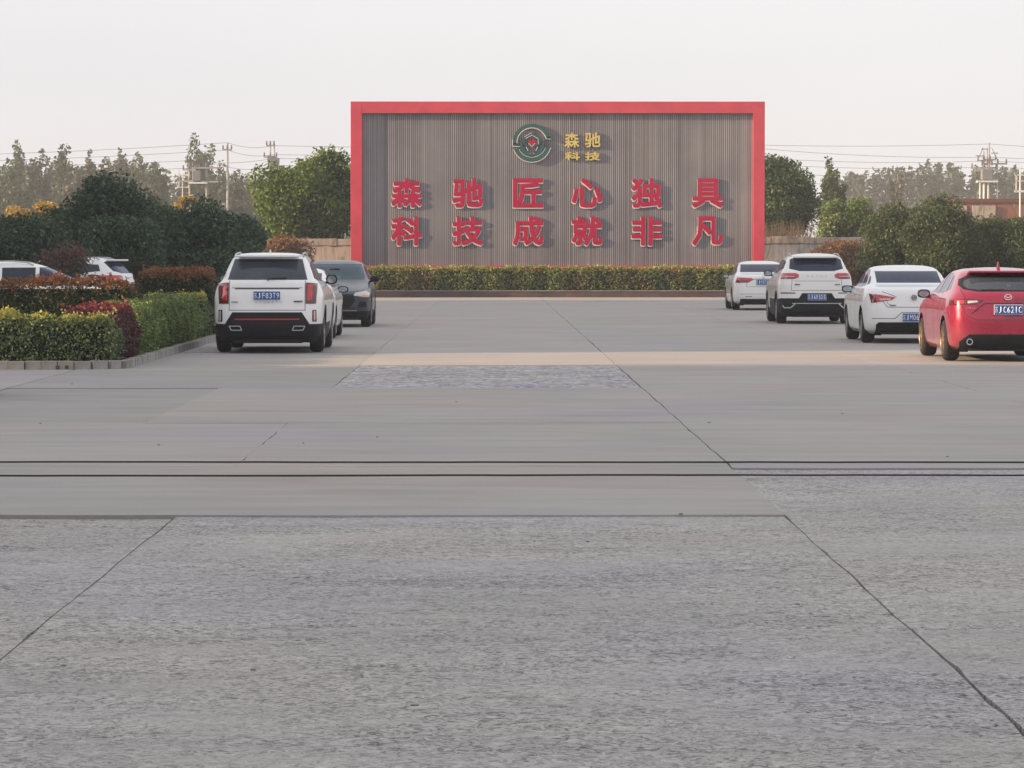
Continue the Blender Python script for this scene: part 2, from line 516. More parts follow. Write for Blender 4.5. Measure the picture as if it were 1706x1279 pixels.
def ellip_points(blobs, per_m2, inner=0.42):
    P = []; Q = []
    for (cx, cy, cz, rx, ry, rz) in blobs:
        area = 4 * math.pi * ((rx * ry) ** 1.6 / 3 + (rx * rz) ** 1.6 / 3 + (ry * rz) ** 1.6 / 3) ** (1 / 1.6)
        n = max(int(area * per_m2), 12)
        d = rng.normal(size=(n, 3)); d /= np.linalg.norm(d, axis=1)[:, None]
        r = rng.uniform(0.80, 1.08, n)
        k = rng.random(n) < inner
        r[k] = rng.uniform(0.45, 0.85, k.sum())
        # ragged outline
        r *= 1 + 0.10 * np.sin(d[:, 0] * 7 + cx * 3) * np.sin(d[:, 2] * 8 + cz * 5) + 0.06 * np.sin(d[:, 1] * 17 + cy)
        P.append(np.array([cx, cy, cz]) + d * r[:, None] * np.array([rx, ry, rz]))
        Q.append(d)
    return np.concatenate(P), np.concatenate(Q)

def clumps(c, r, k, cr, seed, lower=-0.6):
    """k foliage clumps over the outside of an ellipsoid crown plus a few inside"""
    rg = np.random.default_rng(seed)
    out = []
    for i in range(k):
        d = rg.normal(size=3); d /= np.linalg.norm(d)
        if d[2] < lower: d[2] = -d[2]
        q = rg.uniform(0.55, 0.95)
        s = cr * rg.uniform(0.7, 1.35)
        out.append((c[0] + d[0] * r[0] * q, c[1] + d[1] * r[1] * q, c[2] + d[2] * r[2] * q, s * 1.1, s * 1.1, s * 0.85))
    return out

def bm_blob(bm, c, r, seed=0, amp=0.12, sub=2):
    rr = bmesh.ops.create_icosphere(bm, subdivisions=sub, radius=1)
    for v in rr['verts']:
        n = v.co.normalized()
        k = 1 + amp * math.sin(n.x * 5 + seed) * math.sin(n.y * 6 + seed * 2) + amp * 0.6 * math.sin(n.z * 9 + seed)
        v.co = Vector((c[0] + n.x * r[0] * k, c[1] + n.y * r[1] * k, c[2] + n.z * r[2] * k))

def trunk_bm(x, y, z0, z1, r0, limbs, seed):
    rg = random.Random(seed)
    bm = bmesh.new()
    pts = []
    for i in range(6):
        t = i / 5
        pts.append((x + rg.uniform(-1, 1) * 0.06 * (z1 - z0) * 0.2 * t, y + rg.uniform(-1, 1) * 0.02, z0 + (z1 - z0) * t))
    bm_tube(bm, pts, r0, 8, r0 * 0.35)
    for k in range(limbs):
        a = rg.uniform(0, 2 * math.pi); zz = z0 + (z1 - z0) * rg.uniform(0.3, 0.85)
        L = (z1 - z0) * rg.uniform(0.2, 0.4)
        bm_tube(bm, [(x, y, zz), (x + math.cos(a) * L * .5, y + math.sin(a) * L * .5, zz + L * .45), (x + math.cos(a) * L * .85, y + math.sin(a) * L * .85, zz + L * 1.1)], r0 * 0.4, 5, r0 * 0.12)
    return bm

def tree(name, label, cat, x, y, top, rx, zlow, mat, core, leaf=0.11, dens=90, k=36, cr=None, ry=None, seed=1, trunk_r=0.10, group=None, aspect=0.55, corek=0.56, extra=(), trunk=True):
    root = empty(name, (x, y, -0.05))
    tag(root, label, cat, group)
    ry = ry or rx
    cz = (top + zlow) / 2; rz = (top - zlow) / 2
    cr = cr or rx * 0.33
    B = clumps((0, 0, cz), (rx - cr * 0.6, ry - cr * 0.6, rz - cr * 0.4), k, cr, seed) + list(extra)
    P, Q = ellip_points(B, dens)
    me = leaf_mesh('crown', P, Q, leaf, [mat], aspect=aspect)
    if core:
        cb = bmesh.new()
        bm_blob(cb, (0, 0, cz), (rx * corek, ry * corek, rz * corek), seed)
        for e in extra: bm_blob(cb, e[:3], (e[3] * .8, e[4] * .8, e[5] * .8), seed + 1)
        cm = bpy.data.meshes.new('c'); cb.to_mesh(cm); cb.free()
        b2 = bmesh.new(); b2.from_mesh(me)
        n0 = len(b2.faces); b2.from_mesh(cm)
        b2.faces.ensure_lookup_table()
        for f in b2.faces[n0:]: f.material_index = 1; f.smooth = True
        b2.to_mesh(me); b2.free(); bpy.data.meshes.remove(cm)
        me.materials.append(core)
    link('crown', me, root)
    if trunk:
        from_bm('trunk', trunk_bm(0, 0, 0, top * 0.8, trunk_r, 7, seed), M_bark, root, True)
    return root

L_dark = leafmat('dark_leaves', [(0.018, 0.045, 0.028), (0.032, 0.072, 0.040), (0.055, 0.11, 0.055), (0.12, 0.18, 0.08)], trans=0.2)
L_dark2 = leafmat('deep_green_leaves', [(0.022, 0.05, 0.026), (0.055, 0.10, 0.032), (0.12, 0.17, 0.045)], trans=0.25)
L_olive = leafmat('olive_leaves', [(0.035, 0.065, 0.026), (0.065, 0.105, 0.038), (0.11, 0.15, 0.055), (0.10, 0.10, 0.055)], trans=0.25)
L_cam = leafmat('glossy_leaves', [(0.035, 0.08, 0.02), (0.09, 0.16, 0.03), (0.19, 0.26, 0.045), (0.15, 0.18, 0.05)], trans=0.35)
L_bright = leafmat('bright_green_leaves', [(0.07, 0.13, 0.045), (0.17, 0.24, 0.08), (0.36, 0.42, 0.15)], trans=0.35)
L_redtop = leafmat('photinia_leaves', [(0.028, 0.048, 0.028), (0.05, 0.075, 0.035), (0.075, 0.075, 0.045)], [(0.24, 0.08, 0.045), (0.38, 0.15, 0.065), (0.17, 0.10, 0.05)], 0.74, 0.12)
L_gold = leafmat('golden_privet_leaves', [(0.05, 0.095, 0.045), (0.11, 0.165, 0.07), (0.22, 0.28, 0.13), (0.14, 0.16, 0.08)], [(0.42, 0.38, 0.07), (0.55, 0.50, 0.12), (0.30, 0.34, 0.10)], 0.75, 0.08)
L_purple = leafmat('purple_leaves', [(0.055, 0.022, 0.030), (0.10, 0.035, 0.045), (0.16, 0.055, 0.06), (0.085, 0.08, 0.05)], [(0.20, 0.035, 0.05), (0.30, 0.06, 0.06)], 0.8, 0.1)
L_brown = leafmat('rusty_leaves', [(0.05, 0.055, 0.025), (0.10, 0.07, 0.035), (0.17, 0.09, 0.045), (0.06, 0.07, 0.03)], [(0.24, 0.11, 0.045), (0.16, 0.09, 0.04)], 0.55, 0.3)
L_plum = leafmat('plum_bush_leaves', [(0.045, 0.075, 0.04), (0.08, 0.09, 0.05), (0.10, 0.06, 0.05)], [(0.19, 0.10, 0.08), (0.13, 0.07, 0.06)], 0.5, 0.35)
L_yellow = leafmat('yellow_leaves', [(0.42, 0.26, 0.03), (0.55, 0.34, 0.04), (0.30, 0.22, 0.05)], trans=0.4)
L_poplar = leafmat('poplar_leaves', [(0.045, 0.07, 0.042), (0.08, 0.11, 0.06), (0.13, 0.16, 0.09)], trans=0.3)
L_poplar2 = leafmat('dull_poplar_leaves', [(0.065, 0.075, 0.055), (0.10, 0.11, 0.078), (0.15, 0.155, 0.11)], trans=0.3)
L_sign = leafmat('planter_leaves', [(0.055, 0.10, 0.03), (0.14, 0.20, 0.055), (0.27, 0.31, 0.085), (0.19, 0.18, 0.08)], [(0.42, 0.42, 0.10), (0.30, 0.34, 0.09)], 0.72, 0.15, patch=((0.17, 0.13, 0.06), 0.5))
L_dry = leafmat('dry_grass_blades', [(0.20, 0.14, 0.09), (0.30, 0.22, 0.14), (0.15, 0.11, 0.06)], trans=0.2)
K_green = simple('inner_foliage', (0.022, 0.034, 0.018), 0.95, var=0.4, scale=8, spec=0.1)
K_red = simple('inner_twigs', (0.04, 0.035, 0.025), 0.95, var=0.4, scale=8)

def hedge(name, label, x0, x1, y0, y1, z0, z1, mat, core, leaf=0.05, dens=1100, group=None, wav=0.05, sprigs=0):
    """clipped hedge: leaves on all faces of a rounded block"""
    lx, ly, lz = x1 - x0, y1 - y0, z1 - z0
    faces = [('top', lx * ly), ('front', lx * lz), ('back', lx * lz * 0.4), ('right', ly * lz), ('left', ly * lz * 0.5)]
    P = []; Q = []
    for f, a in faces:
        n = int(a * dens)
        u = rng.random(n); v = rng.random(n); dpt = rng.exponential(0.035, n) - 0.02; dpt[rng.random(n) < 0.05] -= 0.05
        if f == 'top':
            p = np.stack([x0 + u * lx, y0 + v * ly, z1 - dpt], 1); q = np.tile([0, 0, 1.0], (n, 1))
        elif f in ('front', 'back'):
            s = 1 if f == 'front' else -1
            p = np.stack([x0 + u * lx, (y0 + dpt) if s == 1 else (y1 - dpt), z0 + v * lz], 1); q = np.tile([0, -1.0 * s, 0.2], (n, 1))
        else:
            s = 1 if f == 'right' else -1
            p = np.stack([(x1 - dpt) if s == 1 else (x0 + dpt), y0 + u * ly, z0 + v * lz], 1); q = np.tile([1.0 * s, 0, 0.2], (n, 1))
        P.append(p); Q.append(q)
    P = np.concatenate(P); Q = np.concatenate(Q)
    # rounding of the top edges and an uneven, clipped surface
    h = (P[:, 2] - z0) / lz
    cx, cy = (x0 + x1) / 2, (y0 + y1) / 2
    q_ = np.clip((h - 0.62) / 0.38, 0, 1) ** 2 * 0.10
    P[:, 1] -= np.sign(P[:, 1] - cy) * q_ * (np.abs(P[:, 1] - cy) / (ly / 2)) ** 4
    P[:, 0] -= np.sign(P[:, 0] - cx) * q_ * (np.abs(P[:, 0] - cx) / (lx / 2)) ** 8
    ed = np.maximum((np.abs(P[:, 1] - cy) / (ly / 2)) ** 6, (np.clip((np.abs(P[:, 0] - cx) - lx / 2 + .15) / .15, 0, 1)) ** 2)
    P[:, 2] -= 0.07 * ed * h
    nz = np.sin(P[:, 0] * 5.1 + 1) * np.sin(P[:, 1] * 4.3) + np.sin(P[:, 0] * 13.7) * np.sin(P[:, 2] * 11) * 0.6 + np.sin(P[:, 1] * 15 + P[:, 0] * 2) * 0.5
    P += Q * (nz * wav)[:, None]
    P[:, 2] += np.sin(P[:, 0] * 2.3 + y0) * wav * 0.6 * h
    if sprigs:
        n = sprigs
        b = np.stack([x0 + rng.random(n) * lx, y0 + rng.random(n) * ly, np.full(n, z1)], 1)
        for i in range(n):
            m = int(rng.integers(5, 12)); t = rng.random(m)
            hh = rng.uniform(0.05, 0.16)
            pp = b[i] + np.stack([rng.normal(0, .02, m), rng.normal(0, .02, m), t * hh], 1)
            P = np.concatenate([P, pp]); Q = np.concatenate([Q, np.tile([0, -0.5, 0.5], (m, 1))])
    me = leaf_mesh(name, P, Q, leaf, [mat, core], spread=0.8)
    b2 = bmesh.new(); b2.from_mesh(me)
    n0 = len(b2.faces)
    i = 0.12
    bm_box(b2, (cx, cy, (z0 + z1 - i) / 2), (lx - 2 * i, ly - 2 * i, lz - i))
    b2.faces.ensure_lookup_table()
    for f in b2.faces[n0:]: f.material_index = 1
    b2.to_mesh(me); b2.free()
    o = link(name, me)
    tag(o, label, 'hedge', group)
    return o

# ------------------------------------------------------------------ planting bed with kerb
bed = bmesh.new()
pts = []
XR = -5.46
for a in range(0, 91, 10):
    pts.append((XR - .6 + math.sin(R(a)) * .6, 49.95 - math.cos(R(a)) * .6))
poly = [(-22, 49.35)] + pts + [(XR, 68.0), (-7.6, 68.0), (-7.6, 58.2), (-22, 58.2)]
vs = [bed.verts.new((x, y, 0.07)) for x, y in poly]
bed.faces.new(vs)
o = from_bm('planting_bed', bed, M_soil); tag(o, kind='structure')

kerb = empty('kerb', (0, 0, 0))
tag(kerb, 'grey concrete kerb stones edging the hedge bed, curving at its corner', 'kerb')
K_mat = simple('kerb_concrete', (0.30, 0.285, 0.27), 0.85, var=0.25, scale=5, bump=0.4)
K_mat2 = simple('kerb_concrete_dark', (0.235, 0.225, 0.215), 0.85, var=0.25, scale=5, bump=0.4)
path = [(-16.0, 49.35)] + [(x, y) for x, y in pts] + [(XR, 68.0)]
def along(path, step):
    out = []; acc = 0
    for (a, b) in zip(path, path[1:]):
        a = Vector(a); b = Vector(b); L = (b - a).length; t = -acc
        d = (b - a) / L
        while t + step <= L:
            t += step
            out.append((a + d * (t - step / 2), math.atan2(d.y, d.x)))
        acc = L - t
    return out
kme = {}
for i in range(4):
    for mm in (0, 1):
        bm = bmesh.new()
        s = random.uniform(0.97, 1.0)
        bm_box(bm, (0, 0, 0.035), (0.236 * s, 0.13, 0.165), None, 0.008)
        me = bpy.data.meshes.new('kerb_stone'); bm.to_mesh(me); bm.free(); me.materials.append(K_mat if mm == 0 else K_mat2)
        kme[(i, mm)] = me
hole_c = [gx(98, 49.4), gx(113, 49.4)]
stones = along(path, 0.24)
for p, a in stones[:]:
    o = link('kerb_stone', kme[(random.randrange(4), 1 if random.random() < 0.3 else 0)], kerb, (p.x + random.uniform(-.004, .004), p.y + random.uniform(-.008, .008), random.uniform(-.006, .006)), (0, 0, a + random.uniform(-.02, .02)))
for hx in hole_c:
    box('drain_hole', M_joint, (hx, 49.283, 0.028), (0.055, 0.02, 0.05), kerb)

hedge('hedge', 'low clipped hedge with a yellow top, at the front along the kerb', -12.5, -5.60, 49.66, 50.55, 0.07, 0.74, L_gold, K_green, 0.050, 1500, 'hedges in the planting bed', sprigs=30)
hedge('hedge', 'dark red hedge block between the yellow topped and the bright green hedge', -6.55, -5.62, 50.75, 53.2, 0.07, 0.86, L_purple, K_red, 0.052, 1300, 'hedges in the planting bed', sprigs=14)
hedge('hedge', 'bright green clipped hedge beside the curving kerb', -6.40, -5.60, 53.3, 64.6, 0.07, 0.84, L_bright, K_green, 0.055, 900, 'hedges in the planting bed', sprigs=14)
hedge('hedge', 'thin pale green low hedge left of the white SUV, behind the bright green one', -7.0, -5.54, 64.8, 65.7, 0.07, 0.88, L_gold, K_green, 0.055, 900, 'hedges in the planting bed')
hedge('hedge', 'long dark green hedge with orange red tips, the left one of two', -13.5, -6.0, 55.7, 57.1, 0.07, 1.22, L_redtop, K_green, 0.055, 1100, 'hedges in the planting bed', sprigs=40)
hedge('hedge', 'dark green hedge with dull red tips just left of the white SUV', -7.1, -5.50, 66.1, 67.6, 0.07, 1.34, L_redtop, K_green, 0.06, 1000, 'hedges in the planting bed', sprigs=16)

# ------------------------------------------------------------------ the big sign
SY = 138.5
def sx(px): return gx(px, SY)
def sz(py): return gz(py, SY)
M_frame = simple('coral_frame', (0.54, 0.045, 0.080), 0.5, var=0.12, scale=1.4, coat=0.1)
M_slat = None
m, nt_, b_ = base_mat('slat_wood')
g_ = N(nt_, 'ShaderNodeNewGeometry')
tc_ = N(nt_, 'ShaderNodeTexCoord')
r_ = ramp(nt_, g_.outputs['Random Per Island'], [(0.0, (0.20, 0.19, 0.205)), (0.12, (0.27, 0.257, 0.280)), (0.6, (0.30, 0.286, 0.312)), (1.0, (0.36, 0.345, 0.372))])
n_ = noise(nt_, 0.5, 4, 0.6, tc_.outputs['Object'])
v_ = ramp(nt_, n_.outputs['Fac'], [(0.35, (0.86, 0.86, 0.88)), (0.65, (1.08, 1.07, 1.04))])
nt_.links.new(mixc(nt_, 1.0, r_.outputs[0], v_.outputs[0], 'MULTIPLY'), b_.inputs['Base Color'])
b_.inputs['Roughness'].default_value = 0.6
M_slat = m
M_back = simple('backing_board', (0.11, 0.095, 0.10), 0.7, var=0.2, scale=0.7)
M_char = simple('crimson_letters', (0.40, 0.001, 0.045), 0.55, var=0.05, spec=0.25)
M_edge = simple('letter_edge', (0.72, 0.66, 0.66), 0.45, var=0.05)
M_green = simple('emblem_green', (0.003, 0.075, 0.065), 0.4, var=0.08, coat=0.4)
M_gold = simple('gold_letters', (0.95, 0.68, 0.22), 0.30, 0.9, var=0.15)
M_golddk = simple('gold_letter_side', (0.16, 0.11, 0.05), 0.4, 0.8)

sign = empty('billboard', (sx(929), SY, 0))
tag(sign, 'huge slatted billboard wall in a coral red frame with crimson Chinese characters', 'billboard')
def S(o):      # sign parts are given in world metres, parent at its base
    o.parent = sign
    o.matrix_parent_inverse = Matrix.Translation((-sign.location.x, -sign.location.y, 0))
    return o
x0o, x1o, x0i, x1i = sx(585), sx(1273), sx(604), sx(1254)
zt, zti = sz(170), sz(189.5)
zb = 1.25; zbi = sz(442.5)
S(box('frame_post', M_frame, ((x0o + x0i) / 2, SY + 0.1, zt / 2), (x0i - x0o, 0.55, zt), None, 0.012))
S(box('frame_post', M_frame, ((x1o + x1i) / 2, SY + 0.1, zt / 2), (x1o - x1i, 0.55, zt), None, 0.012))
S(box('frame_beam', M_frame, ((x0i + x1i) / 2, SY + 0.102, (zt + zti) / 2), (x1i - x0i, 0.545, zt - zti), None, 0.012))
S(box('frame_sill', M_frame, ((x0i + x1i) / 2, SY + 0.102, (zbi + 0.55) / 2), (x1i - x0i, 0.545, zbi - 0.55), None, 0.012))
S(box('backing_panel', M_back, ((x0i + x1i) / 2, SY + 0.12, (zti + zbi) / 2), (x1i - x0i, 0.06, zti - zbi)))
bm = bmesh.new()
pitch = 0.0805
nsl = int((x1i - x0i) / pitch)
rs = random.Random(5)
for i in range(nsl):
    xc = x0i + (i + 0.5) * (x1i - x0i) / nsl
    bm_box(bm, (xc, SY + 0.068, (zti + zbi) / 2), (0.048 + rs.uniform(-.004, .004), 0.042, zti - zbi - 0.012))
o = S(from_bm('slat', bm, M_slat)); o['kind'] = 'stuff'

def text_mesh(body, height_m, width_m, offset, depth, squash=None, res=2):
    cu = bpy.data.curves.new('t', 'FONT')
    cu.body = body
    cu.offset = offset
    cu.resolution_u = res
    ob = bpy.data.objects.new('t', cu)
    COL.objects.link(ob)
    bpy.context.view_layer.update()
    dg = bpy.context.evaluated_depsgraph_get()
    cu.extrude = 0.0
    dg.update()
    me = bpy.data.meshes.new_from_object(ob.evaluated_get(dg))
    COL.objects.unlink(ob); bpy.data.objects.remove(ob); bpy.data.curves.remove(cu)
    bm = bmesh.new(); bm.from_mesh(me); bpy.data.meshes.remove(me)
    xs = [v.co.x for v in bm.verts]; ys = [v.co.y for v in bm.verts]
    cx, cy = (min(xs) + max(xs)) / 2, (min(ys) + max(ys)) / 2
    fx = width_m / (max(xs) - min(xs)) if width_m else height_m / (max(ys) - min(ys))
    fy = height_m / (max(ys) - min(ys))
    for v in bm.verts:
        v.co = Vector(((v.co.x - cx) * fx, 0, (v.co.y - cy) * fy))
    # thickness: front at y=0 facing -y, back at y=depth
    bmesh.ops.dissolve_limit(bm, angle_limit=0.01, verts=bm.verts, edges=bm.edges)
    bm.normal_update()
    for f in bm.faces:
        if f.normal.y > 0: f.normal_flip()
    r = bmesh.ops.extrude_face_region(bm, geom=bm.faces[:])
    nv = [g for g in r['geom'] if isinstance(g, bmesh.types.BMVert)]
    for v in nv: v.co.y -= depth
    for v in bm.verts: v.co.y += depth
    bmesh.ops.recalc_face_normals(bm, faces=bm.faces[:])
    return bm

def thick_text(ch, h, w, a, depth):
    bm = text_mesh(ch, h - 2 * a, w - 2 * a, 0.0, depth)
    me = bpy.data.meshes.new('t'); bm.to_mesh(me)
    for k in range(12):
        n0 = len(bm.verts)
        bm.from_mesh(me)
        bm.verts.ensure_lookup_table()
        an = 2 * math.pi * k / 12
        # square brush: shift along the edge of a square so stroke ends stay blunt
        c, q = math.cos(an), math.sin(an); m_ = max(abs(c), abs(q))
        for v in bm.verts[n0:]:
            v.co.x += a * c / m_; v.co.z += a * q / m_
            v.co.y += 0.0006 * (k + 1) if v.co.y < depth * .5 else 0
    bpy.data.meshes.remove(me)
    return bm

def character(ch, px, py, w, h, parent_mat, edge_mat, off, thick, name='character', lift=0.0, edge=True):
    X, Z = sx(px), sz(py)
    bm = thick_text(ch, h, w, off, thick)
    o = S(from_bm(name, bm, parent_mat, loc=(X, SY + 0.047 - thick - 0.03 - lift, Z)))
    o.parent = None
    o.parent = sign; o.matrix_parent_inverse = Matrix.Translation((-sign.location.x, -sign.location.y, 0))
    if edge:
        bm = thick_text(ch, h + 0.03, w + 0.03, off + 0.018, thick * 0.9)
        e = from_bm('letter_edge', bm, edge_mat, o, loc=(-0.006, 0.022, -0.036))
    return o
row1, row2 = '森驰匠心独具', '科技成就非凡'
cxs = [678, 779.5, 880, 978, 1077.5, 1178.5]
for ch, px in zip(row1, cxs): character(ch, px, 321.5, 1.27, 1.20, M_char, M_edge, 0.040, 0.07)
for ch, px in zip(row2, cxs): character(ch, px, 384.5, 1.27, 1.20, M_char, M_edge, 0.040, 0.07)
for ch, px, py, w, h in (('森', 952.5, 234, 0.60, 0.62), ('驰', 987, 233.5, 0.64, 0.62), ('科', 953.5, 260.5, 0.62, 0.34), ('技', 987, 260.5, 0.62, 0.36)):
    character(ch, px, py, w, h, M_gold, M_golddk, 0.014, 0.08, 'gold_character', edge=False)

# emblem: broken green ring, house outline, two hands, red heart
ec = (sx(886), sz(238.5)); ER = 0.785
def arc_poly(r0, r1, a0, a1, n=28):
    A = [(math.cos(R(a0 + (a1 - a0) * i / n)) * r1, math.sin(R(a0 + (a1 - a0) * i / n)) * r1) for i in range(n + 1)]
    B = [(math.cos(R(a0 + (a1 - a0) * i / n)) * r0, math.sin(R(a0 + (a1 - a0) * i / n)) * r0) for i in range(n + 1)]
    return A + B[::-1]
def ribbon(pts, w):
    L = []; Rr = []
    for i, p in enumerate(pts):
        a = pts[max(i - 1, 0)]; b = pts[min(i + 1, len(pts) - 1)]
        dx, dy = b[0] - a[0], b[1] - a[1]; l = math.hypot(dx, dy) or 1
        ww = w[i] if isinstance(w, (list, tuple)) else w
        L.append((p[0] - dy / l * ww, p[1] + dx / l * ww)); Rr.append((p[0] + dy / l * ww, p[1] - dx / l * ww))
    return L + Rr[::-1]
emb = S(empty('emblem', (ec[0], SY, ec[1])))
def E_(name, polys, mat, y, depth):
    bm = bmesh.new()
    for p in polys:
        prism_bm(bm, [(a * ER, c * ER) for a, c in p], depth, y)
    bmesh.ops.recalc_face_normals(bm, faces=bm.faces[:])
    return from_bm(name, bm, mat, emb)
def tick(a, b, c, d): return [(a, b), (c, b), (c, d), (a, d)]
up = [arc_poly(0.80, 1.0, 12, 184), tick(-1.0, -0.17, -0.78, 0.0), tick(0.78, 0.2, 0.98, 0.32)]
lo = [arc_poly(0.76, 1.0, 200, 346), arc_poly(0.60, 0.74, 215, 262), arc_poly(0.60, 0.74, 278, 325)]
edg = [arc_poly(0.765, 0.80, 14, 182), arc_poly(1.0, 1.03, 200, 346), arc_poly(0.74, 0.76, 205, 341), tick(-1.03, -0.20, -0.60, -0.17), tick(0.76, 0.19, 0.98, 0.22), tick(-1.03, -0.19, -1.0, 0.18), arc_poly(0.55, 0.585, 212, 264), arc_poly(0.55, 0.585, 276, 328)]
E_('ring', up + lo, M_green, -0.08, 0.12)
E_('ring_edge', edg, M_edge, -0.085, 0.12)
house = ribbon([(-0.40, -0.10), (-0.40, 0.24), (0, 0.47), (0.40, 0.24), (0.40, -0.10)], 0.055)
E_('house_outline', [house], M_green, -0.09, 0.12)
E_('house_edge', [ribbon([(-0.33, 0.22), (0, 0.40), (0.33, 0.22), (0.33, -0.08)], 0.014), ribbon([(-0.40, 0.31), (0, 0.54)], 0.012)], M_edge, -0.095, 0.12)
for s in (-1, 1):
    E_('hand', [ribbon([(s * 0.60, 0.12), (s * 0.56, -0.22), (s * 0.40, -0.48), (s * 0.06, -0.62)], [0.03, 0.085, 0.11, 0.03]),
                ribbon([(s * 0.34, -0.20), (s * 0.22, -0.36)], 0.05)], M_green, -0.088 - 0.001 * s, 0.12)
    E_('hand_edge', [ribbon([(s * 0.30, -0.22), (s * 0.20, -0.42)], 0.016)], M_edge, -0.10, 0.12)
ht = []
for i in range(40):
    t = 2 * math.pi * i / 40
    ht.append((0.0115 * 16 * math.sin(t) ** 3, 0.03 + 0.0115 * (13 * math.cos(t) - 5 * math.cos(2 * t) - 2 * math.cos(3 * t) - math.cos(4 * t))))
E_('heart', [ht], M_char, -0.10, 0.12)
E_('heart_edge', [ribbon([(-0.17, -0.02), (0, -0.19), (0.17, -0.02)], 0.018)], M_edge, -0.105, 0.12)

# planter in front of the sign
PLX0, PLX1 = gx(560, 136.2), gx(1290, 136.2)
planter = empty('planter', ((PLX0 + PLX1) / 2, 136.2, 0))
tag(planter, 'long low planter of dark brown stone with a pale coping under the billboard', 'planter')
M_tile = simple('brown_stone', (0.10, 0.070, 0.064), 0.45, var=0.3, scale=1.2)
M_tile2 = simple('brown_stone_red', (0.125, 0.072, 0.064), 0.45, var=0.3, scale=1.2)
M_cop = simple('coping_stone', (0.27, 0.25, 0.23), 0.7, var=0.25, scale=2)
def Pp(o, par):
    o.parent = par; o.matrix_parent_inverse = Matrix.Translation((-par.location.x, -par.location.y, -par.location.z)); return o
nt2 = 23
for i in range(nt2):
    w = (PLX1 - PLX0) / nt2
    xc = PLX0 + (i + .5) * w
    Pp(box('stone_tile', M_tile if i % 3 else M_tile2, (xc, 136.0 + random.uniform(0, .006), 0.118), (w - 0.01, 0.10, 0.235), None, 0.004), planter)
    Pp(box('coping', M_cop, (xc, 136.0, 0.256), (w - 0.006, 0.16, 0.035), None, 0.006), planter)
Pp(box('planter_soil', M_soil, ((PLX0 + PLX1) / 2, 137.1, 0.11), (PLX1 - PLX0, 2.05, 0.22)), planter)
hedge('hedge', 'long yellowish green hedge growing in the planter under the billboard', PLX0 + 0.15, PLX1 - 0.2, 136.25, 137.4, 0.24, 1.17, L_sign, K_green, 0.10, 520, None, 0.05, sprigs=90)

# boundary walls left and right of the sign
def plaster(name, c1, c2, c3):
    m, nt, b = base_mat(name)
    tc = N(nt, 'ShaderNodeTexCoord')
    mp = N(nt, 'ShaderNodeMapping'); mp.inputs['Scale'].default_value = (1, 1, 0.45)
    nt.links.new(tc.outputs['Object'], mp.inputs['Vector'])
    n = noise(nt, 1.6, 6, 0.65, mp.outputs[0], 0.8)
    c = ramp(nt, n.outputs['Fac'], [(0.36, c3), (0.46, c1), (0.58, c2), (0.7, c1)]).outputs[0]
    mp2 = N(nt, 'ShaderNodeMapping'); mp2.inputs['Scale'].default_value = (5, 5, 0.5)
    nt.links.new(tc.outputs['Object'], mp2.inputs['Vector'])
    n2 = noise(nt, 1.5, 5, 0.7, mp2.outputs[0])
    c = mixc(nt, 1.0, c, ramp(nt, n2.outputs['Fac'], [(0.33, (0.62, 0.6, 0.58)), (0.5, (1, 1, 1))]).outputs[0], 'MULTIPLY')
    nt.links.new(c, b.inputs['Base Color']); b.inputs['Roughness'].default_value = 0.9
    bn = N(nt, 'ShaderNodeBump'); bn.inputs['Strength'].default_value = 0.5; bn.inputs['Distance'].default_value = 0.03
    nt.links.new(n.outputs['Fac'], bn.inputs['Height']); nt.links.new(bn.outputs[0], b.inputs['Normal'])
    return m
W_pink = plaster('pink_plaster', (0.46, 0.37, 0.33), (0.54, 0.44, 0.39), (0.27, 0.20, 0.165))
W_grey = plaster('grey_plaster', (0.36, 0.35, 0.36), (0.44, 0.42, 0.41), (0.24, 0.22, 0.215))
W_cap = plaster('wall_cap', (0.40, 0.33, 0.29), (0.50, 0.42, 0.37), (0.22, 0.17, 0.14))
def bwall(x0, x1, y, h, mat, lab):
    root = empty('boundary_wall', ((x0 + x1) / 2, y, 0)); tag(root, lab, 'wall')
    L = x1 - x0
    box('wall', mat, (0, 0, (h - 0.30) / 2), (L, 0.24, h - 0.30), root)
    # broken coping course
    bm = bmesh.new()
    rr = random.Random(int(x0 * 3))
    x = -L / 2
    while x < L / 2:
        w = min(rr.uniform(0.3, 0.9), L / 2 - x)
        bm_box(bm, (x + w / 2, rr.uniform(-.01, .01), h - 0.155 + rr.uniform(-.012, .012)), (w - 0.004, 0.32, 0.29 + rr.uniform(-.03, .02)), None, 0.01)
        x += w
        if w < 0.05: break
    from_bm('coping', bm, W_cap, root)
    return root
bwall(-34, gx(586, 143) + 0.6, 143.0, gz(397, 143), W_pink, 'stained pinkish plaster wall between the trees and the left red post of the billboard')
bwall(gx(1273, 143) - 0.6, 40, 143.0, gz(394, 143), W_grey, 'stained grey plaster wall right of the billboard behind the parked cars')

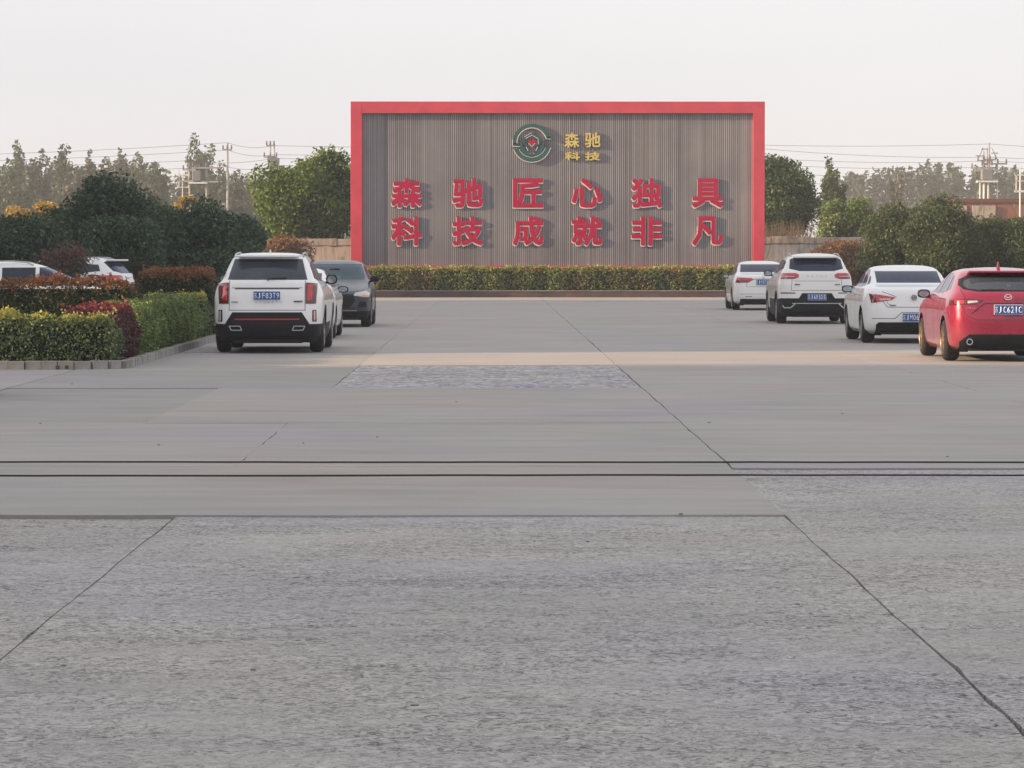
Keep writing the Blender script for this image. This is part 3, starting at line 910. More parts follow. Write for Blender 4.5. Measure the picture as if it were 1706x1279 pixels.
# ------------------------------------------------------------------ trees and bushes
# dark shrub trees on the left
A = [  # px, d, top py, half width px, low z
    (178, 94, 276, 88, 0.3, 'tallest rounded dark evergreen in the mass left of the white SUV', L_dark),
    (335, 92, 334, 92, 0.3, 'broad dark evergreen right behind the white SUV, at the right end of the dark mass', L_dark),
    (30, 92, 350, 95, 0.3, 'low dark evergreen at the left edge of the photo behind the long car roof', L_dark),
    (262, 101, 318, 75, 0.4, 'dark evergreen standing between the tallest and the broad one', L_dark2),
    (405, 104, 352, 50, 0.4, 'small dark evergreen just left of the pink wall', L_dark),
    (105, 103, 338, 70, 0.4, 'dark evergreen standing behind the plum coloured bush', L_dark2),
    (205, 88, 345, 85, 0.2, 'low dark evergreen in front of the tallest one, above the white car tail', L_dark),
]
for i, (px, d, py, hw, zl, lab, mt) in enumerate(A):
    s = F / d
    tree('evergreen_tree', lab, 'tree', gx(px, d), d, gz(py, d), hw / s, zl, mt, K_green, 0.11, 120, 60, max(hw / s * .27, .36), max(hw / s, 1.2), 20 + i, 0.09, 'dark evergreens on the left')
tree('round_bush', 'rounded plum and green bush behind the long car roof, left of the white car tail', 'bush', gx(107, 80), 80, gz(400, 80), 0.72, 0.0, L_plum, K_red, 0.07, 260, 30, 0.30, 0.8, 41, 0.05)
tree('round_bush', 'rounded rusty orange bush in front of the pink wall behind the white SUV', 'bush', gx(478, 134), 134, gz(391, 134), 1.32, 0.0, L_brown, K_red, 0.09, 200, 34, 0.45, 1.2, 42, 0.05)
tree('round_bush', 'rounded rusty brown bush before the grey wall, behind the right white SUV', 'bush', gx(1400, 134), 134, gz(395, 134), 1.22, 0.0, L_brown, K_red, 0.09, 200, 34, 0.42, 1.2, 43, 0.05)

# broadleaf trees behind the walls
tree('broadleaf_tree', 'big leafy green tree behind the wall, left of the red billboard frame', 'tree', gx(505, 149), 149, gz(262, 149), 2.45, 1.2, L_cam, K_green, 0.17, 70, 52, 0.75, 2.2, 51, 0.16,
     extra=[(1.1, 0.5, 5.4, 1.3, 1.2, 1.1), (1.9, 0.3, 4.4, 1.4, 1.3, 1.5), (1.2, 0.2, 5.95, 0.6, 0.6, 0.55), (0.3, 0.2, 5.5, 0.7, 0.7, 0.6)])
tree('broadleaf_tree', 'dense dark green tree behind the wall, right of the red billboard frame', 'tree', gx(1290, 149), 149, gz(252, 149), 1.95, 1.4, L_dark2, K_green, 0.15, 85, 48, 0.6, 1.9, 52, 0.14, extra=[(1.0, 0, 4.0, 1.0, 1.0, 1.5), (-0.3, 0, 5.4, 0.9, 0.9, 0.8)])
tree('young_tree', 'small bright green tree behind the grey wall, nearer the billboard', 'tree', gx(1388, 156), 156, gz(322, 156), 0.75, 1.3, L_bright, K_green, 0.15, 70, 26, 0.35, 0.8, 53, 0.05, 'small green trees behind the grey wall')
tree('young_tree', 'small green tree behind the grey wall, next to the olive thicket', 'tree', gx(1432, 156), 156, gz(322, 156), 0.95, 1.2, L_cam, K_green, 0.15, 70, 30, 0.4, 0.9, 54, 0.05, 'small green trees behind the grey wall')
# olive thicket on the right
for i, (px, d, py, hw, lab) in enumerate([
    (1500, 116, 335, 62, 'olive green thicket shrub next to the grey wall, above the white sedan'),
    (1565, 112, 322, 66, 'tallest olive green shrub of the thicket, above the white sedan roof'),
    (1635, 114, 352, 66, 'olive green shrub of the thicket, above the red hatchback roof'),
    (1700, 112, 358, 66, 'olive green shrub at the right edge of the photo under the brick building'),
    (1765, 112, 350, 66, 'olive green shrub beyond the right edge of the thicket')]):
    s = F / d
    tree('thicket_shrub', lab, 'shrub', gx(px, d), d, gz(py, d), hw / s + 0.1, 0.1, L_olive, K_green, 0.12, 150, 54, 0.42, 1.4, 60 + i, 0.06, 'olive shrubs on the right', aspect=0.35)

# upright poplar-like tree
def upright(name, label, px, d, topy, lowy, hwpx, mat, seed, leaf=0.3, stems=9, dens=40, group=None, wisps=60, cat='tree'):
    s = F / d
    X = gx(px, d); zt_ = gz(topy, d); zl_ = gz(lowy, d); hw = hwpx / s
    root = empty(name, (X, d, -0.3)); tag(root, label, cat, group)
    rg = np.random.default_rng(seed)
    B = []
    bm = bmesh.new()
    H = zt_ + 0.3
    bm_tube(bm, [(0, 0, 0), (0.05, 0, H * .5), (0, 0, H * .92)], 0.14 * H / 14 + 0.03, 6, 0.03)
    for i in range(stems):
        xx = rg.uniform(-1, 1) * hw * 0.8; yy = rg.uniform(-1, 1) * hw * 0.5
        hh = H * (1 - 0.22 * abs(xx) / hw) * rg.uniform(0.66, 1.0)
        if i < 3: hh = H * (1 - 0.07 * i); xx *= 0.45
        z0 = zl_ * rg.uniform(0.5, 1.0)
        bm_tube(bm, [(xx * .2, yy * .2, z0 * .6), (xx * .7, yy * .7, z0 + (hh - z0) * .5), (xx, yy, hh * .98)], 0.045 * H / 10, 4, 0.012)
        n = max(int((hh - z0) / (hw * 0.35)), 3)
        for k in range(n):
            t = k / (n - 1)
            r = hw * rg.uniform(0.18, 0.34) * (1.05 - 0.25 * t)
            B.append((xx * (.4 + .6 * t) + rg.normal() * hw * .08, yy, z0 + (hh - z0) * t, r, r, r * 1.7))
    P, Q = ellip_points(B, dens, 0.5)
    link('crown', leaf_mesh('crown', P, Q, leaf, [mat], aspect=0.6, spread=1.0), root)
    from_bm('trunk', bm, M_bark, root, True)
    return root
upright('upright_tree', 'wispy upright olive brown tree rising behind the small green trees right of the billboard', 1385, 190, 272, 345, 27, L_olive, 71, 0.18, 22, 60)
pop = [(15, 282, 26, 0), (34, 244, 15, 0), (62, 258, 15, 1), (88, 268, 14, 0), (106, 248, 15, 0), (128, 275, 14, 1), (150, 254, 13, 0), (180, 270, 16, 0), (207, 252, 17, 1), (232, 262, 16, 0), (262, 278, 18, 0), (330, 238, 26, 0), (368, 278, 14, 0), (392, 290, 16, 1), (415, 300, 16, 0)]
names = ['at the left edge of the photo', 'tallest of the left end', 'second from the tall left one', 'low, between two taller ones', 'slim, left of the middle of the row', 'short, dull brown', 'slim, above the dark evergreen', 'above the tallest dark evergreen, leafy', 'with a broad ragged top', 'right of the broad ragged one', 'low, sloping down to the right', 'broad and tallest, behind the pole platform', 'slim, right of the tallest one', 'low, right of the single concrete pole', 'lowest, beside the big leafy green tree']
for i, ((px, py, hw, k), nm) in enumerate(zip(pop, names)):
    d = 330 + (i * 37) % 60
    upright('poplar_tree', 'hazy distant poplar ' + nm, px, d, py, 345, hw * 1.8, L_poplar2 if k else L_poplar, 80 + i, 0.42, 22, 8, 'distant poplars on the left')
upright('poplar_tree', 'dry tan poplar standing before the far wood, left of the brick building', 1492, 300, 293, 345, 22, L_poplar2, 120, 0.35, 10, 14, None)

def wood(name, label, d, px0, px1, profile, mat, seed, leaf, n_t):
    """a far-off wood that reads as one mass"""
    rg = np.random.default_rng(seed)
    B = []
    s = F / d
    for i in range(n_t):
        px = px0 + (px1 - px0) * (i + rg.uniform(-.4, .4)) / n_t
        ty = np.interp(px, [p for p, _ in profile], [q for _, q in profile]) + rg.normal() * 5
        X = gx(px, d); zt_ = gz(ty, d); yy = d + rg.uniform(-8, 8)
        w = rg.uniform(9, 15) / s
        for k in range(9):
            t = k / 8
            B.append((X + rg.normal() * w * .25, yy, zt_ * (0.12 + 0.85 * t), w * (1.0 - .55 * t), w, zt_ * 0.09))
    P, Q = ellip_points(B, 3.0 / (leaf * leaf) * 0.35, 0.2)
    o = link(name, leaf_mesh(name, P, Q, leaf, [mat], spread=1.0, aspect=0.7))
    tag(o, label, 'trees', kind='stuff')
L_far = leafmat('far_wood_leaves', [(0.035, 0.06, 0.05), (0.06, 0.09, 0.065), (0.09, 0.115, 0.075)], trans=0.2)
wood('distant_wood', 'hazy blue green wood along the horizon right of the billboard', 480, 1395, 1760, [(1395, 300), (1440, 300), (1480, 292), (1560, 287), (1620, 292), (1680, 290), (1760, 298)], L_far, 5, 0.75, 120)
wood('distant_wood', 'hazy grey green wood behind the dark evergreens on the left', 420, -60, 600, [(-60, 300), (0, 305), (60, 300), (200, 296), (280, 300), (420, 312), (600, 315)], L_poplar, 6, 0.7, 110)
def wood2():
    rg = np.random.default_rng(9)
    B = []
    for i in range(40):
        px = -60 + 560 * (i + rg.uniform(-.4, .4)) / 40
        d = 215 + rg.uniform(-6, 6)
        z = gz(352 + rg.normal() * 6, d)
        B.append((gx(px, d), d, z * 0.55, 1.0, 1.0, z * 0.45))
    P, Q = ellip_points(B, 22, 0.2)
    o = link('distant_scrub', leaf_mesh('distant_scrub', P, Q, 0.3, [L_far], spread=1.0))
    tag(o, 'grey green scrub filling the gap between dark evergreens and far poplars', 'scrub', kind='stuff')
wood2()
for px, d, py, hw, lab in ((28, 180, 338, 26, 'golden yellow shrub at the left, lowest of the yellow ones'), (80, 180, 330, 28, 'golden yellow shrub glowing above the dark evergreens at the left'), (308, 180, 314, 15, 'golden yellow shrub below the white pole platform'), (330, 180, 322, 12, 'small orange yellow shrub right of the pole platform')):
    s = F / d
    tree('yellow_shrub', lab, 'shrub', gx(px, d), d, gz(py, d), hw / s, gz(400, d), L_yellow, K_red, 0.20, 45, 16, hw / s * 0.4, hw / s, int(px), 0.05, 'yellow autumn shrubs')

# dry weeds along the wall
def weeds(name, label, x0, x1, y, z0, h, n, mat, blade=0.02):
    P = []
    me = bpy.data.meshes.new(name)
    V = []; Fc = []
    for i in range(n):
        x = random.uniform(x0, x1); yy = y + random.uniform(-.4, .4); hh = h * random.uniform(.5, 1.1)
        lx = random.gauss(0, .16) * hh; ly = random.gauss(0, .1) * hh
        k = len(V)
        V += [(x - blade, yy, z0), (x + blade, yy, z0), (x + lx * .4 + blade * .8, yy + ly * .4, z0 + hh * .55), (x + lx * .4 - blade * .8, yy + ly * .4, z0 + hh * .55), (x + lx, yy + ly, z0 + hh)]
        Fc += [(k, k + 1, k + 2, k + 3), (k + 3, k + 2, k + 4)]
    me.from_pydata(V, [], Fc)
    me.materials.append(mat)
    o = link(name, me)
    tag(o, label, 'weeds', kind='stuff')
weeds('dry_grass', 'tall dry tan grass on top of the wall line beside the right red post', gx(1272, 145), gx(1345, 145), 145.2, 1.2, 2.0, 500, L_dry)
weeds('dry_grass', 'brownish weeds behind the parked cars on the right', 11.2, 20, 106, -0.1, 0.95, 2200, L_olive, 0.015)
weeds('dry_grass', 'dark weeds under the evergreens on the left', -19, -6.2, 84, -0.1, 0.9, 2200, L_dark2, 0.015)

# ------------------------------------------------------------------ brick building, far right
M_br = plaster('rusty_brick', (0.22, 0.085, 0.062), (0.30, 0.13, 0.095), (0.33, 0.26, 0.21))
BD = 205
bld = empty('brick_building', (gx(1700, BD), BD, -0.3))
tag(bld, 'low old red brick building with a rusty parapet behind the olive thicket', 'building')
bx0, bx1 = gx(1592, BD) - bld.location.x, gx(1900, BD) - bld.location.x
H_ = gz(331, BD) + 0.3
box('wall', M_br, ((bx0 + bx1) / 2, 3, (H_ - 0.25) / 2), (bx1 - bx0, 6, H_ - 0.25), bld)
box('parapet_cap', simple('rust_cap', (0.14, 0.05, 0.04), 0.8, var=0.3), ((bx0 + bx1) / 2, 3, H_ - 0.12), (bx1 - bx0 + .2, 6.2, 0.24), bld)
for px in (1592, 1620, 1640):
    box('pier', W_cap, (gx(px, BD) - bld.location.x + .3, -0.06, H_ / 2 - 0.2), (0.7, 0.2, H_ - 0.45), bld)
for px in (1612, 1660, 1684):
    w = box('window', M_under, (gx(px, BD) - bld.location.x, -0.004, H_ - 2.4), (0.9, 0.06, 1.0), bld)
    box('window_frame', W_cap, (gx(px, BD) - bld.location.x, -0.04, H_ - 1.86), (1.05, 0.05, 0.1), w)

# factory buildings that stand left of the frame and shade the yard
M_fac = plaster('factory_render', (0.46, 0.45, 0.43), (0.52, 0.51, 0.48), (0.36, 0.34, 0.32))
def factory(y0, y1, lab):
    root = empty('factory_building', (-34, (y0 + y1) / 2, -0.1)); tag(root, lab, 'building')
    L = y1 - y0
    box('wall', M_fac, (0, 0, 6), (16, L, 12), root)
    box('roof', M_grey, (0, 0, 12.15), (16.8, L + 0.0, 0.3), root)
    n = int(L / 5)
    for k in range(n):
        w = box('window', M_black, (8.02, -L / 2 + (k + .5) * L / n, 3.4), (0.06, 2.4, 2.0), root)
        box('sill', W_cap, (8.1, -L / 2 + (k + .5) * L / n, 2.35), (0.16, 2.6, 0.1), w)
factory(-45, 42.0, 'pale factory hall left of the frame, the nearer of two')
factory(52.0, 118, 'pale factory hall left of the frame, the farther of two')

# ------------------------------------------------------------------ poles and wires
M_conc = simple('pole_concrete', (0.33, 0.33, 0.33), 0.85, var=0.15)
M_steelw = simple('white_steel', (0.72, 0.70, 0.70), 0.5)
M_wire = simple('wire', (0.12, 0.12, 0.13), 0.6)
M_ins = simple('insulator', (0.20, 0.17, 0.20), 0.4)
M_trafo = simple('transformer_grey', (0.20, 0.21, 0.22), 0.6)
PD = 250.0
def pole(px, topy, lab, arms=(), r=0.17, extra=None, d=PD, mat=None):
    r *= 0.56
    root = empty('utility_pole', (gx(px, d), d, -0.3)); tag(root, lab, 'utility pole', 'utility poles')
    H = gz(topy, d) + 0.3
    tube('pole', mat or M_conc, [(0, 0, 0), (0, 0, H)], r, root, 8, r * 0.65)
    for (ay, half) in arms:
        z = gz(ay, d) + 0.3
        c = box('crossarm', M_conc, (0, -0.2, z), (2 * half, 0.1, 0.12), root)
        for s in (-0.9, 0, 0.9):
            tube('insulator', M_ins, [(s * half, -0.2, z + 0.06), (s * half, -0.2, z + 0.34)], 0.06, c, 6)
    return root
pole(380, 238, 'single tall concrete power pole against the sky', ((250, 0.35),), 0.2)
dp = pole(451.5, 242, 'left pole of the pair rising over the big leafy tree', ((243, 0.3), (262, 0.5)), 0.13)
pole(458, 240, 'right pole of the pair rising over the big leafy tree', (), 0.13)
tb = bmesh.new()
for a, b in ((0, 0), (0.25, 0.3), (-.2, .5)): bm_box(tb, (gx(456, PD) + a, PD - .3, gz(270, PD) + b * .8 - .2), (0.45, 0.4, 0.5), None, 0.04)
o = from_bm('pole_equipment', tb, M_trafo); tag(o, 'dark switch gear hanging between the paired poles over the tree', 'switch gear')
# left transformer station
pole(317, 276, 'thicker left pole of the transformer platform in the hazy poplars', ((283, .5), (302, .9)), 0.19)
pole(345, 276, 'right pole of the transformer platform in the hazy poplars', ((280, 1.1), (303, .9)), 0.17)
st = empty('transformer', (gx(331, PD), PD, gz(305, PD)))
tag(st, 'grey transformer box on a steel platform between two poles at the left', 'transformer')
box('platform', M_steelw, (0, 0, 0), (1.35, 0.9, 0.12), st)
box('tank', M_trafo, (-0.1, -0.1, 0.52), (0.62, 0.6, 0.78), st, 0.05)
box('bushing', M_ins, (-0.1, -0.1, 1.25), (0.5, 0.2, 0.28), st)
wp = pole(305, 283, 'slim white steel pole with a small white ladder frame at the left', (), 0.07, mat=M_steelw)
lf = bmesh.new()
zz0 = gz(312, PD) + .3
for a in (-0.25, 0.45): bm_box(lf, (a, 0, zz0 + .65), (0.07, 0.07, 1.3))
for b in (0.0, 0.42, 0.9): bm_box(lf, (0.1, 0.05, zz0 + b), (0.95, 0.07, 0.08))
from_bm('ladder_frame', lf, M_steelw, wp)
# right transformer station
pole(1638, 252, 'left pole of the transformer tower above the brick building', ((268, .5), (280, 1.0)), 0.16)
pole(1647, 238, 'tallest pole of the transformer tower above the brick building', ((266, .5), (284, 1.1)), 0.17)
pole(1661, 272, 'short slim pole right of the transformer tower', ((273, .7),), 0.09)
st = empty('transformer', (gx(1642, PD), PD - .5, gz(305, PD)))
tag(st, 'grey transformer cabinet mounted on the pole tower above the brick building', 'transformer')
box('tank', M_trafo, (0, 0, 0.62), (0.85, 0.7, 0.8), st, 0.06)
for a_, b_z in ((-.6, 2.0), (.55, 2.2), (-.2, 2.5)): bb_ = box('bracket', M_trafo, (a_, -.1, b_z), (0.5, 0.07, 0.07), st)
for a_ in (-.75, .0, .8): tube('strut', M_trafo, [(a_, -.1, 1.6), (a_ * .4, -.1, 2.6)], 0.035, st, 5)
for s in (-.35, 0, .35): tube('bushing', M_ins, [(s, 0, 1.3), (s, 0, 1.7)], 0.07, st, 6)
box('platform', M_steelw, (0, 0, 0.1), (1.5, 1.0, 0.12), st)
for s in (-.55, -.25, .05): tube('cable_pipe', M_steelw, [(s, -.3, 0.05), (s, -.3, -2.1)], 0.05, st, 6)
# white pole with box frame at the right edge
wp = pole(1699, 281, 'white steel pole with a rectangular white frame at the right edge', (), 0.10, d=170, mat=M_steelw)
bb = bmesh.new()
zc = gz(305, 170) + .3
for a, b, w, h in ((0.3, .40, 1.2, .06), (0.3, -.42, 1.2, .10), (-.22, 0, .06, .84), (0.88, 0, .06, .84), (0.3, .1, 1.1, .04)): bm_box(bb, (a, -.15, zc + b), (w, .06, h))
from_bm('box_frame', bb, M_steelw, wp)

def wire(pts, lab, d=PD, sag=0.25, r=0.013):
    P = []
    for (a, b) in zip(pts, pts[1:]):
        n = 14
        for i in range(n + (1 if b == pts[-1] else 0)):
            t = i / n
            P.append((gx(a[0] + (b[0] - a[0]) * t, d), d, gz(a[1] + (b[1] - a[1]) * t, d) - sag * 4 * t * (1 - t)))
    o = tube('power_line', M_wire, P, r, None, 4)
    tag(o, lab, 'power line', 'power lines across the sky')
wire([(-300, 262), (380, 238), (456, 243), (1100, 236), (1647, 240), (2000, 246)], 'highest power line, from the single pole over the billboard to the transformer tower')
wire([(-300, 272), (380, 250), (456, 258), (1250, 246), (1647, 262), (2000, 258)], 'second highest power line, fixed to the crossarm of the single pole')
wire([(-300, 276), (317, 268), (456, 264), (1250, 262), (1647, 268), (2000, 266)], 'power line just over the roof line of the poplars, third from the top')
wire([(-300, 286), (380, 278), (456, 276), (1250, 272), (1647, 278), (2000, 276)], 'fourth power line from the top, just under the tops of the poplars')
wire([(-300, 300), (317, 293), (456, 286), (1250, 286), (1647, 292), (2000, 296)], 'fifth power line from the top, meeting the left transformer platform')
wire([(-300, 322), (317, 304), (456, 300), (1250, 300), (1647, 306), (2000, 306)], 'sixth power line from the top, in front of the far wood')
wire([(-300, 331), (110, 328), (420, 332)], 'lowest pale power line just over the yellow shrubs at the left', 200, 0.05)

# ------------------------------------------------------------------ cars
def mono(xs, ys, q):
    xs = np.array(xs, float); ys = np.array(ys, float)
    h = np.diff(xs); dl = np.diff(ys) / h
    m = np.zeros(len(xs)); m[0] = dl[0]; m[-1] = dl[-1]
    for i in range(1, len(xs) - 1):
        if dl[i - 1] * dl[i] > 0:
            w1 = 2 * h[i] + h[i - 1]; w2 = h[i] + 2 * h[i - 1]
            m[i] = (w1 + w2) / (w1 / dl[i - 1] + w2 / dl[i])
    out = []
    for x in q:
        i = min(max(int(np.searchsorted(xs, x) - 1), 0), len(h) - 1)
        t = (x - xs[i]) / h[i]
        out.append((2 * t**3 - 3 * t**2 + 1) * ys[i] + (t**3 - 2 * t**2 + t) * h[i] * m[i] + (-2 * t**3 + 3 * t**2) * ys[i + 1] + (t**3 - t**2) * h[i] * m[i + 1])
    return out

NP = 104
def unit_outline(nx, ny):
    out = []
    for k in range(NP):
        a = 2 * math.pi * (k + 0.5) / NP
        c, s = abs(math.cos(a)), abs(math.sin(a))
        lo, hi = 0.5, 1.5
        for _ in range(40):
            r = (lo + hi) / 2
            if (r * c) ** nx + (r * s) ** ny > 1: hi = r
            else: lo = r
        out.append((r * math.cos(a), r * math.sin(a)))
    return out

def body_bm(keys):
    zs = [k[0] for k in keys]
    q = []
    for a, b in zip(zs, zs[1:]):
        n = 4 if b - a > 0.07 else 3
        q += [a + (b - a) * i / n for i in range(n)]
    q.append(zs[-1])
    W = mono(zs, [k[1] for k in keys], q); YR = mono(zs, [k[2] for k in keys], q); YF = mono(zs, [k[3] for k in keys], q)
    bm = bmesh.new()
    rings = []
    for z, w, yr, yf in zip(q, W, YR, YF):
        t = min(max((z - 0.95) / 0.5, 0), 1)
        U = unit_outline(5 - 1.2 * t, 12 - 4.5 * t)
        yc, ly = (yr + yf) / 2, (yf - yr) / 2
        rings.append([bm.verts.new((x * w, yc + y * ly, z)) for x, y in U])
    for a, b in zip(rings, rings[1:]):
        for k in range(NP):
            bm.faces.new((a[k], a[(k + 1) % NP], b[(k + 1) % NP], b[k]))
    bm.faces.new(rings[-1])
    bm.faces.layers.int.new('part')
    bm.normal_update()
    return bm

DIRS = {'rear': (Vector((0, -1, 0)), 0), 'front': (Vector((0, 1, 0)), 0), 'left': (Vector((-1, 0, 0)), 1), 'right': (Vector((1, 0, 0)), 1)}
def carve(bm, side, poly, pid, thr=0.10):
    """cut the outline poly (x,z or y,z) out of the body skin and mark its faces"""
    d, ax = DIRS[side]
    lay = bm.faces.layers.int['part']
    us = [p[0] for p in poly]; vz = [p[1] for p in poly]
    area = sum(poly[i][0] * poly[(i + 1) % len(poly)][1] - poly[(i + 1) % len(poly)][0] * poly[i][1] for i in range(len(poly)))
    if area < 0: poly = poly[::-1]
    lim = (min(us) - .001, max(us) + .001, min(vz) - .001, max(vz) + .001)
    def cand():
        r = []
        for f in bm.faces:
            if f.normal.dot(d) < thr: continue
            fu = [v.co[ax] for v in f.verts]; fz = [v.co.z for v in f.verts]
            if max(fu) < lim[0] or min(fu) > lim[1] or max(fz) < lim[2] or min(fz) > lim[3]: continue
            r.append(f)
        return r
    n = len(poly)
    for i in range(n):
        a, b = poly[i], poly[(i + 1) % n]
        if math.hypot(b[0] - a[0], b[1] - a[1]) < 1e-6: continue
        no = Vector((0, 0, 0)); no[ax] = b[1] - a[1]; no.z = -(b[0] - a[0]); no.normalize()
        co = Vector((0, 0, 0)); co[ax] = a[0]; co.z = a[1]
        fs = cand()
        geom = list({v for f in fs for v in f.verts}) + list({e for f in fs for e in f.edges}) + fs
        bmesh.ops.bisect_plane(bm, geom=geom, dist=1e-5, plane_co=co, plane_no=no)
    for f in cand():
        c = f.calc_center_median()
        ok = True
        for i in range(n):
            a, b = poly[i], poly[(i + 1) % n]
            if (b[0] - a[0]) * (c.z - a[1]) - (b[1] - a[1]) * (c[ax] - a[0]) < -1e-5: ok = False; break
        if ok: f[lay] = pid

def wheel_mesh():
    prof = [(0.0, 0.20), (0.015, 0.235), (-0.0, 0.30), (-0.02, 0.322), (-0.05, 0.334), (-0.115, 0.337), (-0.18, 0.334), (-0.21, 0.322), (-0.23, 0.30), (-0.23, 0.2)]
    bm = bmesh.new(); rings = []
    n = 36
    for x, r in prof:
        rings.append([bm.verts.new((x, math.cos(2 * math.pi * k / n) * r, math.sin(2 * math.pi * k / n) * r)) for k in range(n)])
    for a, b in zip(rings, rings[1:]):
        for k in range(n): bm.faces.new((a[k], b[k], b[(k + 1) % n], a[(k + 1) % n]))
    bm.faces.new(rings[-1])
    me = bpy.data.meshes.new('wheel'); bmesh.ops.recalc_face_normals(bm, faces=bm.faces[:]); bm.to_mesh(me); bm.free(); me.materials.append(M_tyre)
    me.polygons.foreach_set('use_smooth', [True] * len(me.polygons))
    return me
def rim_mesh(mat, spokes=7):
    bm = bmesh.new(); n = 36; rings = []
    for x, r in ((0.0, 0.232), (0.012, 0.222), (-0.004, 0.205), (-0.06, 0.20), (-0.07, 0.0001)):
        rings.append([bm.verts.new((x, math.cos(2 * math.pi * k / n) * r, math.sin(2 * math.pi * k / n) * r)) for k in range(n)])
    for i, (a, b) in enumerate(zip(rings, rings[1:])):
        for k in range(n):
            f = bm.faces.new((a[k], b[k], b[(k + 1) % n], a[(k + 1) % n])); f.material_index = 1 if i == 3 else 0
    for k in range(spokes):
        a = 2 * math.pi * k / spokes
        for da in (-0.10, 0.10):
            m = Matrix.Rotation(a + da, 4, 'X') @ Matrix.Translation((-0.012, 0.115, 0))
            bm_box(bm, (0, 0, 0), (1, 1, 1), m @ Matrix.Diagonal((0.03, 0.19, 0.022, 1)))
    bm_box(bm, (-0.01, 0, 0), (0.04, 0.10, 0.10), None, 0.01)
    me = bpy.data.meshes.new('rim'); bmesh.ops.recalc_face_normals(bm, faces=bm.faces[:]); bm.to_mesh(me); bm.free(); me.materials.append(mat); me.materials.append(M_under)
    return me
WM = wheel_mesh(); RM = rim_mesh(M_rim); RMG = rim_mesh(M_rimgold, 8)

